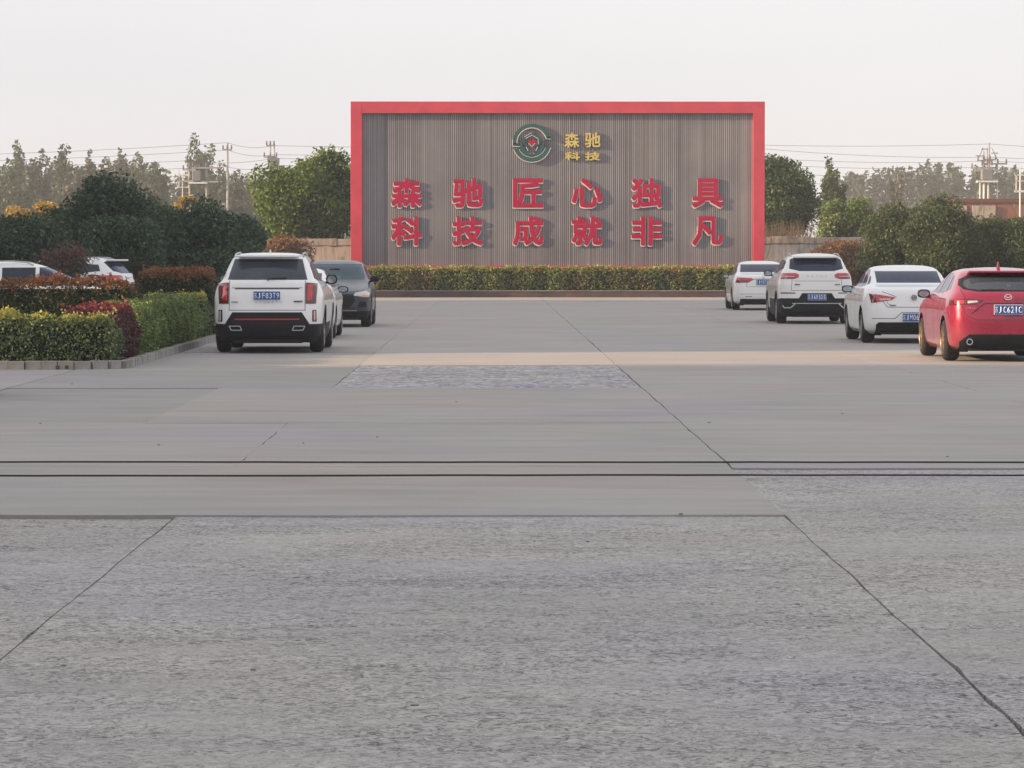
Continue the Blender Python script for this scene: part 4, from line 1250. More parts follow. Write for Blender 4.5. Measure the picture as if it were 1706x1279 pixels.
def car(name, keys, wb, mat, carves, wr=0.34, track=None, rim=None, seats=True, mirror=(0.93, 2.0, 1.02), mirror_mat=None, mirror_size=(0.21, 0.13, 0.14), arch=None, arch_r=0.395, light_up=0.0):
    root = empty(name)
    bm = body_bm(keys)
    info = {0: ('body', mat, 0.0)}
    pid = 0
    for c in carves:
        side, poly, pname, pm, off = c[:5]
        pid += 1
        info[pid] = (pname, pm, off)
        carve(bm, side, poly, pid, c[5] if len(c) > 5 else 0.10)
        # join further pieces to the same part
        for extra in (c[6] if len(c) > 6 else []):
            carve(bm, side, extra, pid, c[5] if len(c) > 5 else 0.10)
    VOID = 9999
    for ya in (0.0, wb):
        for side in ('left', 'right'):
            if arch:
                big = [(ya + math.cos(2 * math.pi * k / 18) * (arch_r + 0.055), wr + math.sin(2 * math.pi * k / 18) * (arch_r + 0.055)) for k in range(18)]
                pid += 1
                info[pid] = ('wheel_arch_trim', arch, 0.008)
                carve(bm, side, big, pid, 0.30)
            cp = [(ya + math.cos(2 * math.pi * k / 20) * arch_r, wr + math.sin(2 * math.pi * k / 20) * arch_r) for k in range(20)]
            carve(bm, side, cp, VOID, 0.30)
    bm.normal_update()
    lay = bm.faces.layers.int['part']
    bm.verts.ensure_lookup_table(); bm.verts.index_update()
    nrm = {v.index: v.normal.copy() for v in bm.verts}
    bucket = {}
    for f in bm.faces: bucket.setdefault(f[lay], []).append(f)
    def emit(pname, faces, pm, off, flip=False):
        used = {}; V = []; NN = []; Fc = []
        for f in faces:
            row = []
            for v in f.verts:
                if v.index not in used:
                    used[v.index] = len(V); nn = nrm[v.index]
                    V.append(v.co + nn * off); NN.append(-nn if flip else nn)
                row.append(used[v.index])
            Fc.append(row[::-1] if flip else row)
        me = bpy.data.meshes.new(pname)
        me.from_pydata([tuple(v) for v in V], [], Fc)
        me.polygons.foreach_set('use_smooth', [True] * len(me.polygons))
        me.materials.append(pm)
        me.normals_split_custom_set_from_vertices([tuple(n) for n in NN])
        return link(pname, me, root)
    glassy = set()
    for p, fs in bucket.items():
        if p == VOID: continue
        nm, pm, off = info[p]
        if pm in (G_clear, G_mid, G_dark, G_teal): glassy.add(p)
        emit(nm, fs, pm, off)
    inner = [f for p, fs in bucket.items() if p not in glassy and p != VOID for f in fs if f.calc_center_median().z > 0.62]
    emit('cabin_lining', inner, M_lining, -0.03, True)
    yr = min(k[2] for k in keys); yf = max(k[3] for k in keys)
    zb_ = keys[0][0]
    bm2 = bmesh.new()
    bm_box(bm2, (0, (yr + yf) / 2, 0.40), (1.16, yf - yr - 0.36, 0.46))
    bm_box(bm2, (0, wb / 2, 0.36), (1.55, wb - 0.95, 0.30))
    bm_box(bm2, (0.0, -0.45, 0.27), (0.55, 0.30, 0.16), None, 0.04)
    bm_tube(bm2, [(-0.62, 0, 0.30), (0.62, 0, 0.30)], 0.045, 8)
    from_bm('underbody', bm2, M_under, root)
    # wheels
    tr = track or 0.78
    for ya in (0.0, wb):
        for s in (-1, 1):
            o = link('wheel', WM, root, (s * (tr + 0.115), ya, wr), (0, 0, 0 if s == 1 else math.pi))
            o.scale = (1, wr / 0.337, wr / 0.337)
            link('rim', rim or RM, o)
            lb = bmesh.new()
            n = 14; r = arch_r + 0.005
            A_ = [lb.verts.new((s * 0.55, ya + math.cos(math.pi * (k / n * 1.3 - .15)) * r, wr + math.sin(math.pi * (k / n * 1.3 - .15)) * r)) for k in range(n + 1)]
            B_ = [lb.verts.new((s * (tr + 0.085), v.co.y, v.co.z)) for v in A_]
            for k in range(n): lb.faces.new((A_[k], A_[k + 1], B_[k + 1], B_[k]))
            lb.faces.new(A_)
            from_bm('wheel_well', lb, M_under, root)
    # interior
    if seats:
        sb = [(-0.37, wb * 0.50, 0), (0.37, wb * 0.50, 0)]
        for x, y, _ in sb:
            b = bmesh.new()
            bm_box(b, (x, y, 0.95), (0.48, 0.14, 0.60), Matrix.Rotation(R(12), 4, 'X'), 0.05)
            bm_box(b, (x, y - 0.10, 1.30), (0.27, 0.10, 0.17), None, 0.04)
            bm_box(b, (x, y + 0.28, 0.66), (0.48, 0.5, 0.14), None, 0.04)
            from_bm('seat', b, M_lining, root, False)
        b = bmesh.new()
        bm_box(b, (0, 0.33, 0.85), (1.25, 0.16, 0.50), Matrix.Rotation(R(14), 4, 'X'), 0.05)
        for x in (-0.38, 0.38): bm_box(b, (x, 0.26, 1.14), (0.24, 0.09, 0.13), None, 0.03)
        from_bm('rear_bench', b, M_lining, root)
        box('dashboard', M_black, (0, wb * 0.78, 0.93), (1.35, 0.35, 0.2), root, 0.05)
        box('interior_mirror', M_black, (0, wb * 0.66, keys[-1][0] - 0.24), (0.24, 0.03, 0.07), root, 0.01)
    # door mirrors
    mxx, my, mz = mirror
    for s in (-1, 1):
        b = bmesh.new()
        rr = bmesh.ops.create_uvsphere(b, u_segments=16, v_segments=10, radius=0.5)
        for v in b.verts:
            c = v.co
            sq = lambda t: math.copysign(abs(t * 2) ** 0.7, t) / 2
            v.co = Vector((s * mxx + sq(c.x) * mirror_size[0], my + (sq(c.y) if c.y > 0 else c.y * 0.35) * mirror_size[1], mz + sq(c.z) * mirror_size[2]))
        bm_tube(b, [(s * (mxx - 0.16), my, mz - 0.07), (s * (mxx - 0.03), my, mz - 0.045)], 0.025, 6)
        o = from_bm('door_mirror', b, mirror_mat or M_black, root, True)
        b = bmesh.new()
        pl = [(s * mxx + math.cos(a) * mirror_size[0] * .40 * (abs(math.cos(a)) ** -.12 if abs(math.cos(a)) > .05 else 1), mz + math.sin(a) * mirror_size[2] * .38) for a in [2 * math.pi * i / 16 for i in range(16)]]
        prism_bm(b, pl, 0.006, my - mirror_size[1] * 0.20)
        bmesh.ops.recalc_face_normals(b, faces=b.faces[:])
        from_bm('mirror_glass', b, M_mirror, o)
    return root

def plate(root, txt, x, y, z, w=0.44, h=0.14, tilt=0.0):
    pl_ = box('license_plate', M_white, (0, 0, 0), (w + 0.012, 0.012, h + 0.012), root, 0.003)
    pl_.location = (x, y, z); pl_.rotation_euler = (-tilt, 0, 0)
    box('plate_face', M_plate, (0, -0.008, 0), (w, 0.006, h), pl_, 0.002)
    n = len(txt)
    slots = []
    for i in range(n):
        t = (-0.5 + 0.078 + i * 0.135) * w + (0.026 * w if i > 1 else -0.003)
        slots.append(t)
    for c, t in zip(txt, slots):
        wd = 0.046 * w / 0.44 if c not in 'J1I' else (0.040 if c == 'J' else 0.016)
        bm = text_mesh(c, h * 0.70, wd, 0.012 if c != '苏' else 0.0, 0.003)
        from_bm('plate_character', bm, M_white, pl_, loc=(t, -0.0145, 0))

def chrome_text(root, txt, x, y, z, w, h, mat=None, tilt=0.0, spaced=True):
    k = len(txt)
    for i, c in enumerate(txt):
        t = x - w / 2 + w * (i + 0.5) / k
        bm = text_mesh(c, h, h * (0.9 if c != 'I' else 0.25), 0.01, 0.006)
        from_bm('badge_letter', bm, mat or M_chrome, root, loc=(t, y, z), rot=(-tilt, 0, 0))

def ring_badge(root, x, y, z, rx, rz, w, extra=None, mat=None, tilt=0.0):
    b = bmesh.new()
    n = 28
    for i in range(n):
        a0, a1 = 2 * math.pi * i / n, 2 * math.pi * (i + 1) / n
        prism_bm(b, [(math.cos(a0) * rx, math.sin(a0) * rz), (math.cos(a1) * rx, math.sin(a1) * rz), (math.cos(a1) * (rx - w), math.sin(a1) * (rz - w)), (math.cos(a0) * (rx - w), math.sin(a0) * (rz - w))], 0.012)
    for e in extra or []: prism_bm(b, e, 0.012)
    bmesh.ops.recalc_face_normals(b, faces=b.faces[:])
    return from_bm('badge', b, mat or M_chrome, root, loc=(x, y, z), rot=(-tilt, 0, 0))

def line_poly(a, b, w):
    dx, dz = b[0] - a[0], b[1] - a[1]; l = math.hypot(dx, dz)
    nx, nz = -dz / l * w / 2, dx / l * w / 2
    return [(a[0] + nx, a[1] + nz), (b[0] + nx, b[1] + nz), (b[0] - nx, b[1] - nz), (a[0] - nx, a[1] - nz)]
def mirx(p): return [(-x, z) for x, z in p][::-1]
def seams(side, segs, m=None, w=0.012):
    ps = [line_poly(a, b, w) for a, b in segs]
    return (side, ps[0], 'panel_gap', m or M_seamw, 0.0005, 0.05, ps[1:])

def both(poly, nm, mat, off):
    return [('left', poly, nm, mat, off, 0.2), ('right', poly, nm, mat, off, 0.2)]

# --- white SUV, rear in view (left)
K1 = [(0.20, .84, -.70, 3.55), (.32, .90, -.93, 3.75), (.50, .93, -.98, 3.82), (.70, .945, -.97, 3.80), (.90, .945, -.95, 3.74), (1.00, .935, -.94, 3.60), (1.06, .92, -.93, 3.2), (1.12, .90, -.92, 2.6), (1.19, .855, -.91, 2.3), (1.25, .80, -.88, 2.18), (1.40, .74, -.80, 1.9), (1.56, .665, -.66, 1.55), (1.63, .62, -.60, 1.35), (1.68, .53, -.48, 1.05), (1.705, .40, -.25, .8), (1.715, .15, .1, .5)]
cv = [('rear', [(-1.0, .15), (1.0, .15), (1.0, .50), (-1.0, .50)], 'lower_bumper', M_black, 0.004, 0.0, [[(-.72, .499), (.72, .499), (.59, .70), (-.59, .70)]]),
      ('left', [(-1.2, .15), (4, .15), (4, .36), (-1.2, .36)], 'sill_trim', M_black, 0.004, 0.25), ('right', [(-1.2, .15), (4, .15), (4, .36), (-1.2, .36)], 'sill_trim', M_black, 0.004, 0.25),
      ('rear', [(-.55, .572), (.55, .572), (.55, .592), (-.55, .592)], 'red_strip', simple('red_trim', (0.45, 0.03, 0.03), 0.4), 0.010, 0.0),
      ('rear', [(-.68, 1.25), (.68, 1.25), (.58, 1.605), (-.58, 1.605)], 'rear_window', G_mid, -0.004, 0.0),
      ('front', [(-.74, 1.18), (.74, 1.18), (.62, 1.58), (-.62, 1.58)], 'windscreen', G_clear, -0.004, 0.1)]
for s in (1, -1):
    f = (lambda p: p) if s == 1 else mirx
    cv += [('rear', f([(.655, .845), (.82, .845), (.84, 1.185), (.655, 1.20)]), 'tail_light', M_lampdk, 0.012, 0.0),
           ('rear', f([(.675, .90), (.755, .90), (.765, 1.16), (.675, 1.17)]), 'tail_light_glow_strip', M_lamp, 0.016, 0.0),
           ('rear', f([(.765, .54), (.83, .54), (.83, .74), (.765, .74)]), 'rear_reflector', M_lampdk, 0.008, 0.0),
           ('rear', f([(.785, .56), (.81, .56), (.81, .72), (.785, .72)]), 'reflector_lens', M_lampwh, 0.010, 0.0)]
cv += [seams('rear', [((-.655, .735), (.655, .735)), ((-.645, .74), (-.645, 1.24)), ((.645, .74), (.645, 1.24)), ((-.6, 1.115), (.6, 1.115))]),
       seams('rear', [((-.55, 1.10), (.55, 1.10))], M_grey, 0.022)]
cv += both([(.55, 1.22), (1.28, 1.22), (1.28, 1.575), (.55, 1.57)], 'side_window', G_mid, -0.004)
cv += both([(1.36, 1.22), (2.25, 1.20), (1.75, 1.53), (1.36, 1.575)], 'side_window', G_mid, -0.004)
cv += both([(-.45, 1.27), (.46, 1.22), (.46, 1.565), (-.30, 1.50)], 'quarter_window', G_mid, -0.004)
for sd in ('left', 'right'):
    cv.append(seams(sd, [((.50, .42), (.50, 1.2)), ((1.32, .38), (1.32, 1.2)), ((2.2, .42), (2.3, 1.1))]))
suv = car('parked_suv', K1, 2.80, P_white, cv, wr=0.36, track=0.80, mirror=(0.955, 2.05, 1.24), arch=M_black, arch_r=0.41, mirror_size=(0.2, 0.16, 0.17))
suv.location = (-3.86, 58.15, 0); suv.rotation_euler = (0, 0, 0)
tag(suv, 'white SUV seen from behind at the left, plate F83T9, red strip on black bumper', 'car')
box('spoiler', P_white, (0, -.66, 1.655), (1.12, .26, .045), suv, 0.018)
plate(suv, '苏JF83T9', 0, -1.0, .985, 0.45, 0.14)
for s in (-1, 1):
    b = bmesh.new()
    for pts_ in ([(s * .43, .395), (s * .61, .395), (s * .645, .465), (s * .46, .465)],):
        w = 0.014
        for a, c in zip(pts_, pts_[1:] + pts_[:1]): prism_bm(b, line_poly(a, c, w), 0.06)
    bmesh.ops.recalc_face_normals(b, faces=b.faces[:])
    from_bm('exhaust_trim', b, M_silver, suv, loc=(0, -1.0, 0))
    tube('roof_rail', M_silver, [(s * .59, -.38, 1.64), (s * .575, -.25, 1.695), (s * .57, .6, 1.715), (s * .57, 1.1, 1.68), (s * .58, 1.25, 1.62)], 0.016, suv, 6)
chrome_text(suv, 'SORENTO', 0.03, -.985, .872, 0.50, 0.028, M_silver)
box('badge', M_grey, (.53, -.972, .885), (.15, .01, .024), suv)
box('badge', M_grey, (-.55, -.972, .875), (.11, .01, .016), suv)
b = bmesh.new(); prism_bm(b, [(-.02, 0), (.02, 0), (.006, .07), (-.006, .07)], 0.16); bmesh.ops.recalc_face_normals(b, faces=b.faces[:]); from_bm('antenna_fin', b, P_white, suv, loc=(0, -.1, 1.70))
b = bmesh.new(); bm_tube(b, [(0, -.905, 1.24), (0.05, -.90, 1.27), (.32, -.875, 1.285)], 0.010, 5); from_bm('rear_wiper', b, M_black, suv)

# --- sedan body shared by three cars
K2 = [(.18, .80, -.60, 3.2), (.27, .88, -.90, 3.5), (.45, .905, -.96, 3.6), (.65, .91, -.95, 3.6), (.80, .91, -.93, 3.5), (.92, .895, -.91, 3.2), (1.0, .865, -.88, 2.75), (1.045, .84, -.82, 2.4), (1.085, .81, -.55, 2.22), (1.13, .775, -.27, 2.08), (1.25, .72, .02, 1.85), (1.37, .65, .34, 1.6), (1.42, .605, .55, 1.42), (1.455, .50, .75, 1.25), (1.475, .32, .9, 1.12), (1.482, .1, .98, 1.05)]
def sedan_side():
    c = both([(1.02, 1.06), (2.02, 1.07), (1.62, 1.33), (1.40, 1.395), (1.02, 1.41)], 'side_window', G_dark, -0.004)
    c += both([(.14, 1.08), (.94, 1.06), (.94, 1.41), (.66, 1.38), (.40, 1.30)], 'side_window', G_dark, -0.004)
    c += both([(-.10, 1.12), (.07, 1.10), (.30, 1.28), (.20, 1.26)], 'quarter_window', G_dark, -0.004)
    for sd in ('left', 'right'):
        c.append(seams(sd, [((.12, .40), (.12, 1.05)), ((.98, .32), (.98, 1.05)), ((1.95, .36), (2.1, 1.0))]))
        c.append(seams(sd, [((.16, .90), (.34, .905)), ((1.10, .895), (1.28, .90))], M_chrome, 0.02))
    c.append(('front', [(-.70, 1.11), (.70, 1.11), (.60, 1.41), (-.60, 1.41)], 'windscreen', G_clear, -0.004, 0.1))
    for s in (1, -1):
        f = (lambda p: p) if s == 1 else mirx
        c.append(('front', f([(.45, .66), (.85, .72), (.84, .82), (.50, .76)]), 'headlight', M_lampwh, 0.006, 0.0))
    c.append(('front', [(-.4, .45), (.4, .45), (.42, .70), (-.42, .70)], 'grille', M_black, 0.006, 0.0))
    return c
cv = [('rear', [(-.71, .15), (.71, .15), (.71, .36), (.66, .405), (-.66, .405), (-.71, .36)], 'lower_bumper', M_black, 0.004, 0.0),
      ('rear', [(-.62, 1.145), (.62, 1.145), (.60, 1.365), (-.60, 1.365)], 'rear_window', G_dark, -0.004, 0.0)]
for s in (1, -1):
    f = (lambda p: p) if s == 1 else mirx
    cv += [('rear', f([(.33, .885), (.42, .825), (.79, .765), (.83, .955), (.65, .925)]), 'tail_light', M_lamp, 0.008, 0.0),
           ('rear', f([(.44, .832), (.62, .815), (.66, .85), (.44, .855)]), 'reverse_lamp', M_lampwh, 0.012, 0.0),
           ('rear', f([(.70, .79), (.79, .775), (.81, .93), (.72, .92)]), 'brake_lamp', M_lampdk, 0.011, 0.0)]
cv += [seams('rear', [((-.50, .69), (.50, .69)), ((-.50, .69), (-.60, .82)), ((.50, .69), (.60, .82)), ((-.33, .885), (-.60, .985)), ((.33, .885), (.60, .985))]),
       seams('rear', [((-.78, .475), (-.36, .475)), ((-.36, .475), (-.24, .585)), ((.78, .475), (.36, .475)), ((.36, .475), (.24, .585)), ((-.24, .59), (.24, .59))], None, 0.014)]
sed = car('parked_sedan', K2, 2.66, P_white3, cv + sedan_side(), wr=0.325, track=0.775, mirror=(0.955, 1.95, 1.01), rim=RM, mirror_size=(0.23, 0.14, 0.14))
sed.location = (7.94, 64.45, 0)
tag(sed, 'white sedan seen from behind between the white SUV and the red hatchback, plate M061', 'car')
plate(sed, '苏JM0617', 0.0, -.985, .497, 0.44, 0.15)
ring_badge(sed, 0, -.955, .875, .052, .052, .012, [line_poly((-.03, .02), (-.01, -.03), .014), line_poly((0, .03), (.02, -.02), .014), line_poly((.025, .03), (.04, -.01), .012)], M_grey)
box('badge', M_grey, (-.40, -.95, .725), (.12, .008, .014), sed)
b = bmesh.new(); bm_tube(b, [(-.52, -.95, .84), (-.505, -.965, .77), (-.46, -.97, .735), (-.38, -.97, .73)], 0.004, 4); from_bm('seam_wire', b, M_grey, sed)

def copy_tree(o, parent=None):
    c = o.copy(); COL.objects.link(c)
    if parent: c.parent = parent
    for ch in [x for x in list(o.children)]:
        copy_tree(ch, c)
    return c
c2 = copy_tree(sed); c2.location = (gx(566, 67.5) - .98, 67.6, 0); c2.scale = (1, 1, .96)
tag(c2, 'pale sedan almost hidden between the white SUV at the left and the dark SUV', 'car')
c4 = copy_tree(sed); c4.location = (gx(0, 40.6) - 3.67, 40.2, 0); c4.rotation_euler = (0, 0, R(-92))
tag(c4, 'sedan parked just beyond the left edge of the picture, casting shade on the concrete', 'car')

# --- white sedan farther away (right, leftmost)
K3 = [(z * 1.02 if z > .5 else z, w * 1.0, a, b_2) for z, w, a, b_2 in K2]
cv = [('rear', [(-.72, .15), (.72, .15), (.70, .35), (-.70, .35)], 'lower_bumper', M_black, 0.004, 0.0),
      ('rear', [(-.66, 1.165), (.66, 1.165), (.60, 1.405), (-.60, 1.405)], 'rear_window', G_dark, -0.004, 0.0)]
for s in (1, -1):
    f = (lambda p: p) if s == 1 else mirx
    cv += [('rear', f([(.29, .945), (.46, .845), (.84, .845), (.79, 1.005), (.36, .985)]), 'tail_light', M_lamp, 0.008, 0.0),
           ('rear', f([(.46, .86), (.82, .86), (.81, .92), (.42, .92)]), 'tail_light_lens', M_lampdk, 0.012, 0.0)]
cv += [seams('rear', [((-.30, .955), (.30, .955))], M_grey, 0.02), seams('rear', [((-.52, .72), (.52, .72)), ((-.52, .72), (-.5, .845)), ((.52, .72), (.5, .845))]),
       seams('rear', [((-.55, .42), (-.35, .42)), ((.35, .42), (.55, .42))], M_grey, 0.02), seams('rear', [((-.7, .50), (.7, .50))], None, 0.012)]
vw = car('parked_sedan', K3, 2.69, P_white2, cv + sedan_side(), wr=0.325, track=0.775, mirror=(0.95, 1.95, 1.03), rim=RM, mirror_size=(0.20, 0.13, 0.13))
vw.location = (8.24, 103.75, 0)
tag(vw, 'white sedan farthest away in the right row, its blue plate between wedge shaped red lights', 'car')
plate(vw, '苏JM370U', 0.0, -.975, .86, 0.44, 0.15)
ring_badge(vw, 0, -.945, 1.02, .055, .055, .010, [line_poly((-.03, .03), (0, -.035), .012), line_poly((.03, .03), (0, -.035), .012)])

# --- white SUV in the right row
K4 = [(0.20, .84, -.7, 3.4), (.32, .89, -.93, 3.6), (.5, .92, -.96, 3.68), (.7, .92, -.95, 3.65), (.9, .92, -.94, 3.55), (1.0, .912, -.93, 3.2), (1.08, .895, -.92, 2.65), (1.16, .87, -.91, 2.3), (1.25, .835, -.89, 2.1), (1.33, .79, -.84, 1.95), (1.5, .715, -.70, 1.6), (1.6, .66, -.59, 1.35), (1.67, .57, -.45, 1.1), (1.71, .4, -.2, .8), (1.725, .15, .1, .5)]
cv = [('rear', [(-1, .15), (1, .15), (1, .58), (.86, .63), (-.86, .63), (-1, .58)], 'lower_bumper', M_black, 0.004, 0.0, [[(-.44, .629), (.44, .629), (.36, .755), (-.36, .755)]]),
      ('left', [(-1.2, .15), (4, .15), (4, .38), (-1.2, .38)], 'sill_trim', M_black, 0.004, 0.25), ('right', [(-1.2, .15), (4, .15), (4, .38), (-1.2, .38)], 'sill_trim', M_black, 0.004, 0.25),
      ('rear', [(-.60, .495), (.60, .495), (.60, .515), (-.60, .515)], 'silver_strip', M_silver, 0.012, 0.0),
      ('rear', [(-.42, 1.29), (.42, 1.29), (.66, 1.35), (.62, 1.58), (.56, 1.605), (-.56, 1.605), (-.62, 1.58), (-.66, 1.35)], 'rear_window', G_dark, -0.004, 0.0),
      ('front', [(-.72, 1.2), (.72, 1.2), (.62, 1.58), (-.62, 1.58)], 'windscreen', G_mid, -0.004, 0.1)]
for s in (1, -1):
    f = (lambda p: p) if s == 1 else mirx
    cv += [('rear', f([(.45, 1.13), (.55, 1.10), (.87, 1.10), (.84, 1.24), (.50, 1.24), (.43, 1.20)]), 'tail_light', M_lamp, 0.010, 0.0),
           ('rear', f([(.50, 1.115), (.84, 1.115), (.80, 1.145), (.55, 1.145)]), 'tail_light_lens', M_lampdk, 0.014, 0.0),
           ('rear', f([(.55, 1.15), (.80, 1.15), (.80, 1.165), (.55, 1.165)]), 'reverse_lamp', M_lampwh, 0.014, 0.0),
           ('rear', f([(.52, .745), (.86, .745), (.86, .77), (.52, .77)]), 'rear_reflector', M_lampdk, 0.006, 0.0)]
cv += [seams('rear', [((-.62, .82), (.62, .82)), ((-.62, .82), (-.60, 1.09)), ((.62, .82), (.60, 1.09))]),
       seams('rear', [((-.55, 1.05), (.55, 1.05))], None, 0.01)]
cv += both([(.50, 1.25), (1.20, 1.24), (1.20, 1.575), (.50, 1.57)], 'side_window', G_dark, -0.004)
cv += both([(1.28, 1.24), (2.05, 1.23), (1.62, 1.53), (1.28, 1.575)], 'side_window', G_dark, -0.004)
cv += both([(-.42, 1.35), (.42, 1.26), (.42, 1.565), (-.35, 1.52)], 'quarter_window', G_dark, -0.004)
for sd in ('left', 'right'):
    cv.append(seams(sd, [((.46, .42), (.46, 1.2)), ((1.24, .40), (1.24, 1.2)), ((2.1, .42), (2.15, 1.15))]))
    cv.append(seams(sd, [((.56, 1.04), (.76, 1.045)), ((1.34, 1.04), (1.54, 1.045))], M_chrome, 0.02))
hv = car('parked_suv', K4, 2.70, P_white2, cv, wr=0.355, track=0.79, mirror=(0.955, 1.95, 1.23), arch=M_black, arch_r=0.405, mirror_size=(0.22, 0.16, 0.16))
hv.location = (7.87, 82.85, 0)
tag(hv, 'white SUV in the right row, its blue plate set in the black lower bumper', 'car')
box('spoiler', P_white2, (0, -.62, 1.635), (1.10, .26, .05), hv, 0.02)
plate(hv, '苏J6R5D5', 0.0, -.985, .655, 0.44, 0.14)
chrome_text(hv, 'HAVAL', 0.0, -.935, 1.175, 0.56, 0.035, M_chrome)
box('badge', M_grey, (-.48, -.955, .965), (.13, .008, .024), hv); box('badge', M_grey, (.50, -.955, .965), (.13, .008, .020), hv)
for s in (-1, 1):
    b = bmesh.new()
    pts_ = [(s * .53, .50), (s * .64, .40), (s * .80, .40), (s * .84, .46)]
    for a, c in zip(pts_, pts_[1:]): prism_bm(b, line_poly(a, c, 0.028), 0.05)
    bmesh.ops.recalc_face_normals(b, faces=b.faces[:])
    from_bm('exhaust_trim', b, M_chrome, hv, loc=(0, -.985, 0))
    tube('roof_rail', M_silver, [(s * .60, -.35, 1.655), (s * .585, -.22, 1.705), (s * .58, .6, 1.725), (s * .58, 1.0, 1.69), (s * .59, 1.15, 1.63)], 0.015, hv, 6)
c5 = copy_tree(hv); c5.location = (gx(204, 84) - .78, 84.6, 0.0); c5.rotation_euler = (0, 0, R(79)); c5.scale = (1, 1, .95)
tag(c5, 'white car whose roof spoiler and tail light show right of the plum coloured bush', 'car')

c3 = copy_tree(hv); c3.location = (gx(135, 71.5) - 2.1, 71.5, 0.0); c3.rotation_euler = (0, 0, R(-87)); c3.scale = (1, 1, .90)
tag(c3, 'white car in side view whose long roof shows above the hedges at the left edge', 'car')

# --- red hatchback
K5 = [(.17, .80, -.5, 3.2), (.26, .87, -.78, 3.5), (.45, .895, -.86, 3.6), (.65, .90, -.87, 3.58), (.80, .90, -.85, 3.45), (.92, .885, -.83, 3.1), (1.0, .86, -.81, 2.65), (1.06, .825, -.77, 2.38), (1.12, .785, -.69, 2.2), (1.22, .735, -.53, 1.95), (1.34, .665, -.30, 1.6), (1.40, .61, -.12, 1.38), (1.445, .49, .2, 1.1), (1.466, .3, .5, .95), (1.475, .1, .7, .8)]
cv = [('rear', [(-.72, .14), (.72, .14), (.74, .32), (.60, .435), (-.60, .435), (-.74, .32)], 'lower_bumper', M_black, 0.004, 0.0),
      ('rear', [(-.45, 1.10), (.45, 1.10), (.66, 1.135), (.715, 1.20), (.68, 1.29), (.55, 1.355), (-.55, 1.355), (-.68, 1.29), (-.715, 1.20), (-.66, 1.135)], 'rear_window_surround', M_black, 0.001, 0.0),
      ('rear', [(-.42, 1.125), (.42, 1.125), (.60, 1.15), (.65, 1.20), (.62, 1.27), (.50, 1.315), (-.50, 1.315), (-.62, 1.27), (-.65, 1.20), (-.60, 1.15)], 'rear_window', G_mid, 0.001, 0.0),
      ('front', [(-.70, 1.12), (.70, 1.12), (.61, 1.39), (-.61, 1.39)], 'windscreen', G_clear, -0.004, 0.1)]
for s in (1, -1):
    f = (lambda p: p) if s == 1 else mirx
    cv += [('rear', f([(.37, .965), (.50, .90), (.87, .885), (.87, .985), (.60, .995)]), 'tail_light', M_lampdk, 0.008, 0.0),
           ('rear', f([(.46, .935), (.62, .915), (.62, .955), (.48, .96)]), 'reverse_lamp', M_lampwh, 0.012, 0.0),
           ('rear', f([(.67, .915), (.80, .905), (.80, .96), (.67, .965)]), 'brake_lamp', M_lamp, 0.012, 0.0)]
cv += [seams('rear', [((-.50, .66), (.50, .66)), ((-.50, .66), (-.66, .74)), ((.50, .66), (.66, .74)), ((-.66, .74), (-.70, .88)), ((.66, .74), (.70, .88)), ((-.66, 1.0), (-.70, 1.14)), ((.66, 1.0), (.70, 1.14))], M_seam, 0.012),
       seams('rear', [((-.36, .915), (.36, .915)), ((-.36, .915), (-.56, .76)), ((.36, .915), (.56, .76))], M_seam, 0.02)]
cv += both([(.50, 1.06), (1.16, 1.06), (1.16, 1.385), (.80, 1.385), (.55, 1.36)], 'side_window', G_mid, -0.004)
cv += both([(1.24, 1.06), (2.1, 1.075), (1.62, 1.32), (1.40, 1.375), (1.24, 1.385)], 'side_window', G_mid, -0.004)
cv += both([(-.02, 1.13), (.42, 1.08), (.45, 1.35), (.20, 1.30)], 'quarter_window', G_mid, -0.004)
for sd in ('left', 'right'):
    cv.append(seams(sd, [((.45, .50), (.45, 1.04)), ((1.20, .32), (1.20, 1.04)), ((2.1, .40), (2.15, 1.0))], M_seam))
mz = car('parked_hatchback', K5, 2.70, P_red, cv, wr=0.33, track=0.78, mirror=(0.955, 1.95, 1.04), rim=RMG, mirror_size=(0.21, 0.14, 0.14))
mz.location = (8.01, 53.2, 0)
tag(mz, 'red hatchback seen from behind at the right edge, plate C621C, standing in the sunlit strip', 'car')
plate(mz, '苏JC621C', 0.0, -.905, .82, 0.44, 0.145)
box('spoiler', P_red, (0, -.26, 1.395), (1.10, .26, .035), mz, 0.015, Matrix.Rotation(R(-6), 4, 'X'))
ring_badge(mz, 0, -.865, 1.018, .062, .048, .011, [line_poly((-.05, .018), (0, -.018), .012), line_poly((.05, .018), (0, -.018), .012)], tilt=R(8))
chrome_text(mz, 'AXELA', -.58, -.875, .845, 0.15, 0.022, M_chrome)
for s in (-1, 1):
    b = bmesh.new()
    ro = [(s * .60 + math.cos(a) * .052, math.sin(a) * .052) for a in [2 * math.pi * i / 20 for i in range(20)]]
    ri = [(s * .60 + math.cos(a) * .034, math.sin(a) * .034) for a in [2 * math.pi * i / 20 for i in range(20)]]
    for i in range(20):
        j = (i + 1) % 20
        prism_bm(b, [ro[i], ro[j], ri[j], ri[i]], 0.12)
    bmesh.ops.recalc_face_normals(b, faces=b.faces[:])
    e = from_bm('exhaust_pipe', b, M_chrome, mz, loc=(0, -.90, .32))
    box('exhaust_core', M_under, (s * .60, .06, 0), (.06, .05, .06), e)
b = bmesh.new(); prism_bm(b, [(-.028, 0), (.028, 0), (.012, .06), (0.004, .13), (-.004, .13), (-.012, .06)], 0.12); bmesh.ops.recalc_face_normals(b, faces=b.faces[:]); from_bm('antenna_fin', b, P_red, mz, loc=(0, .15, 1.435))
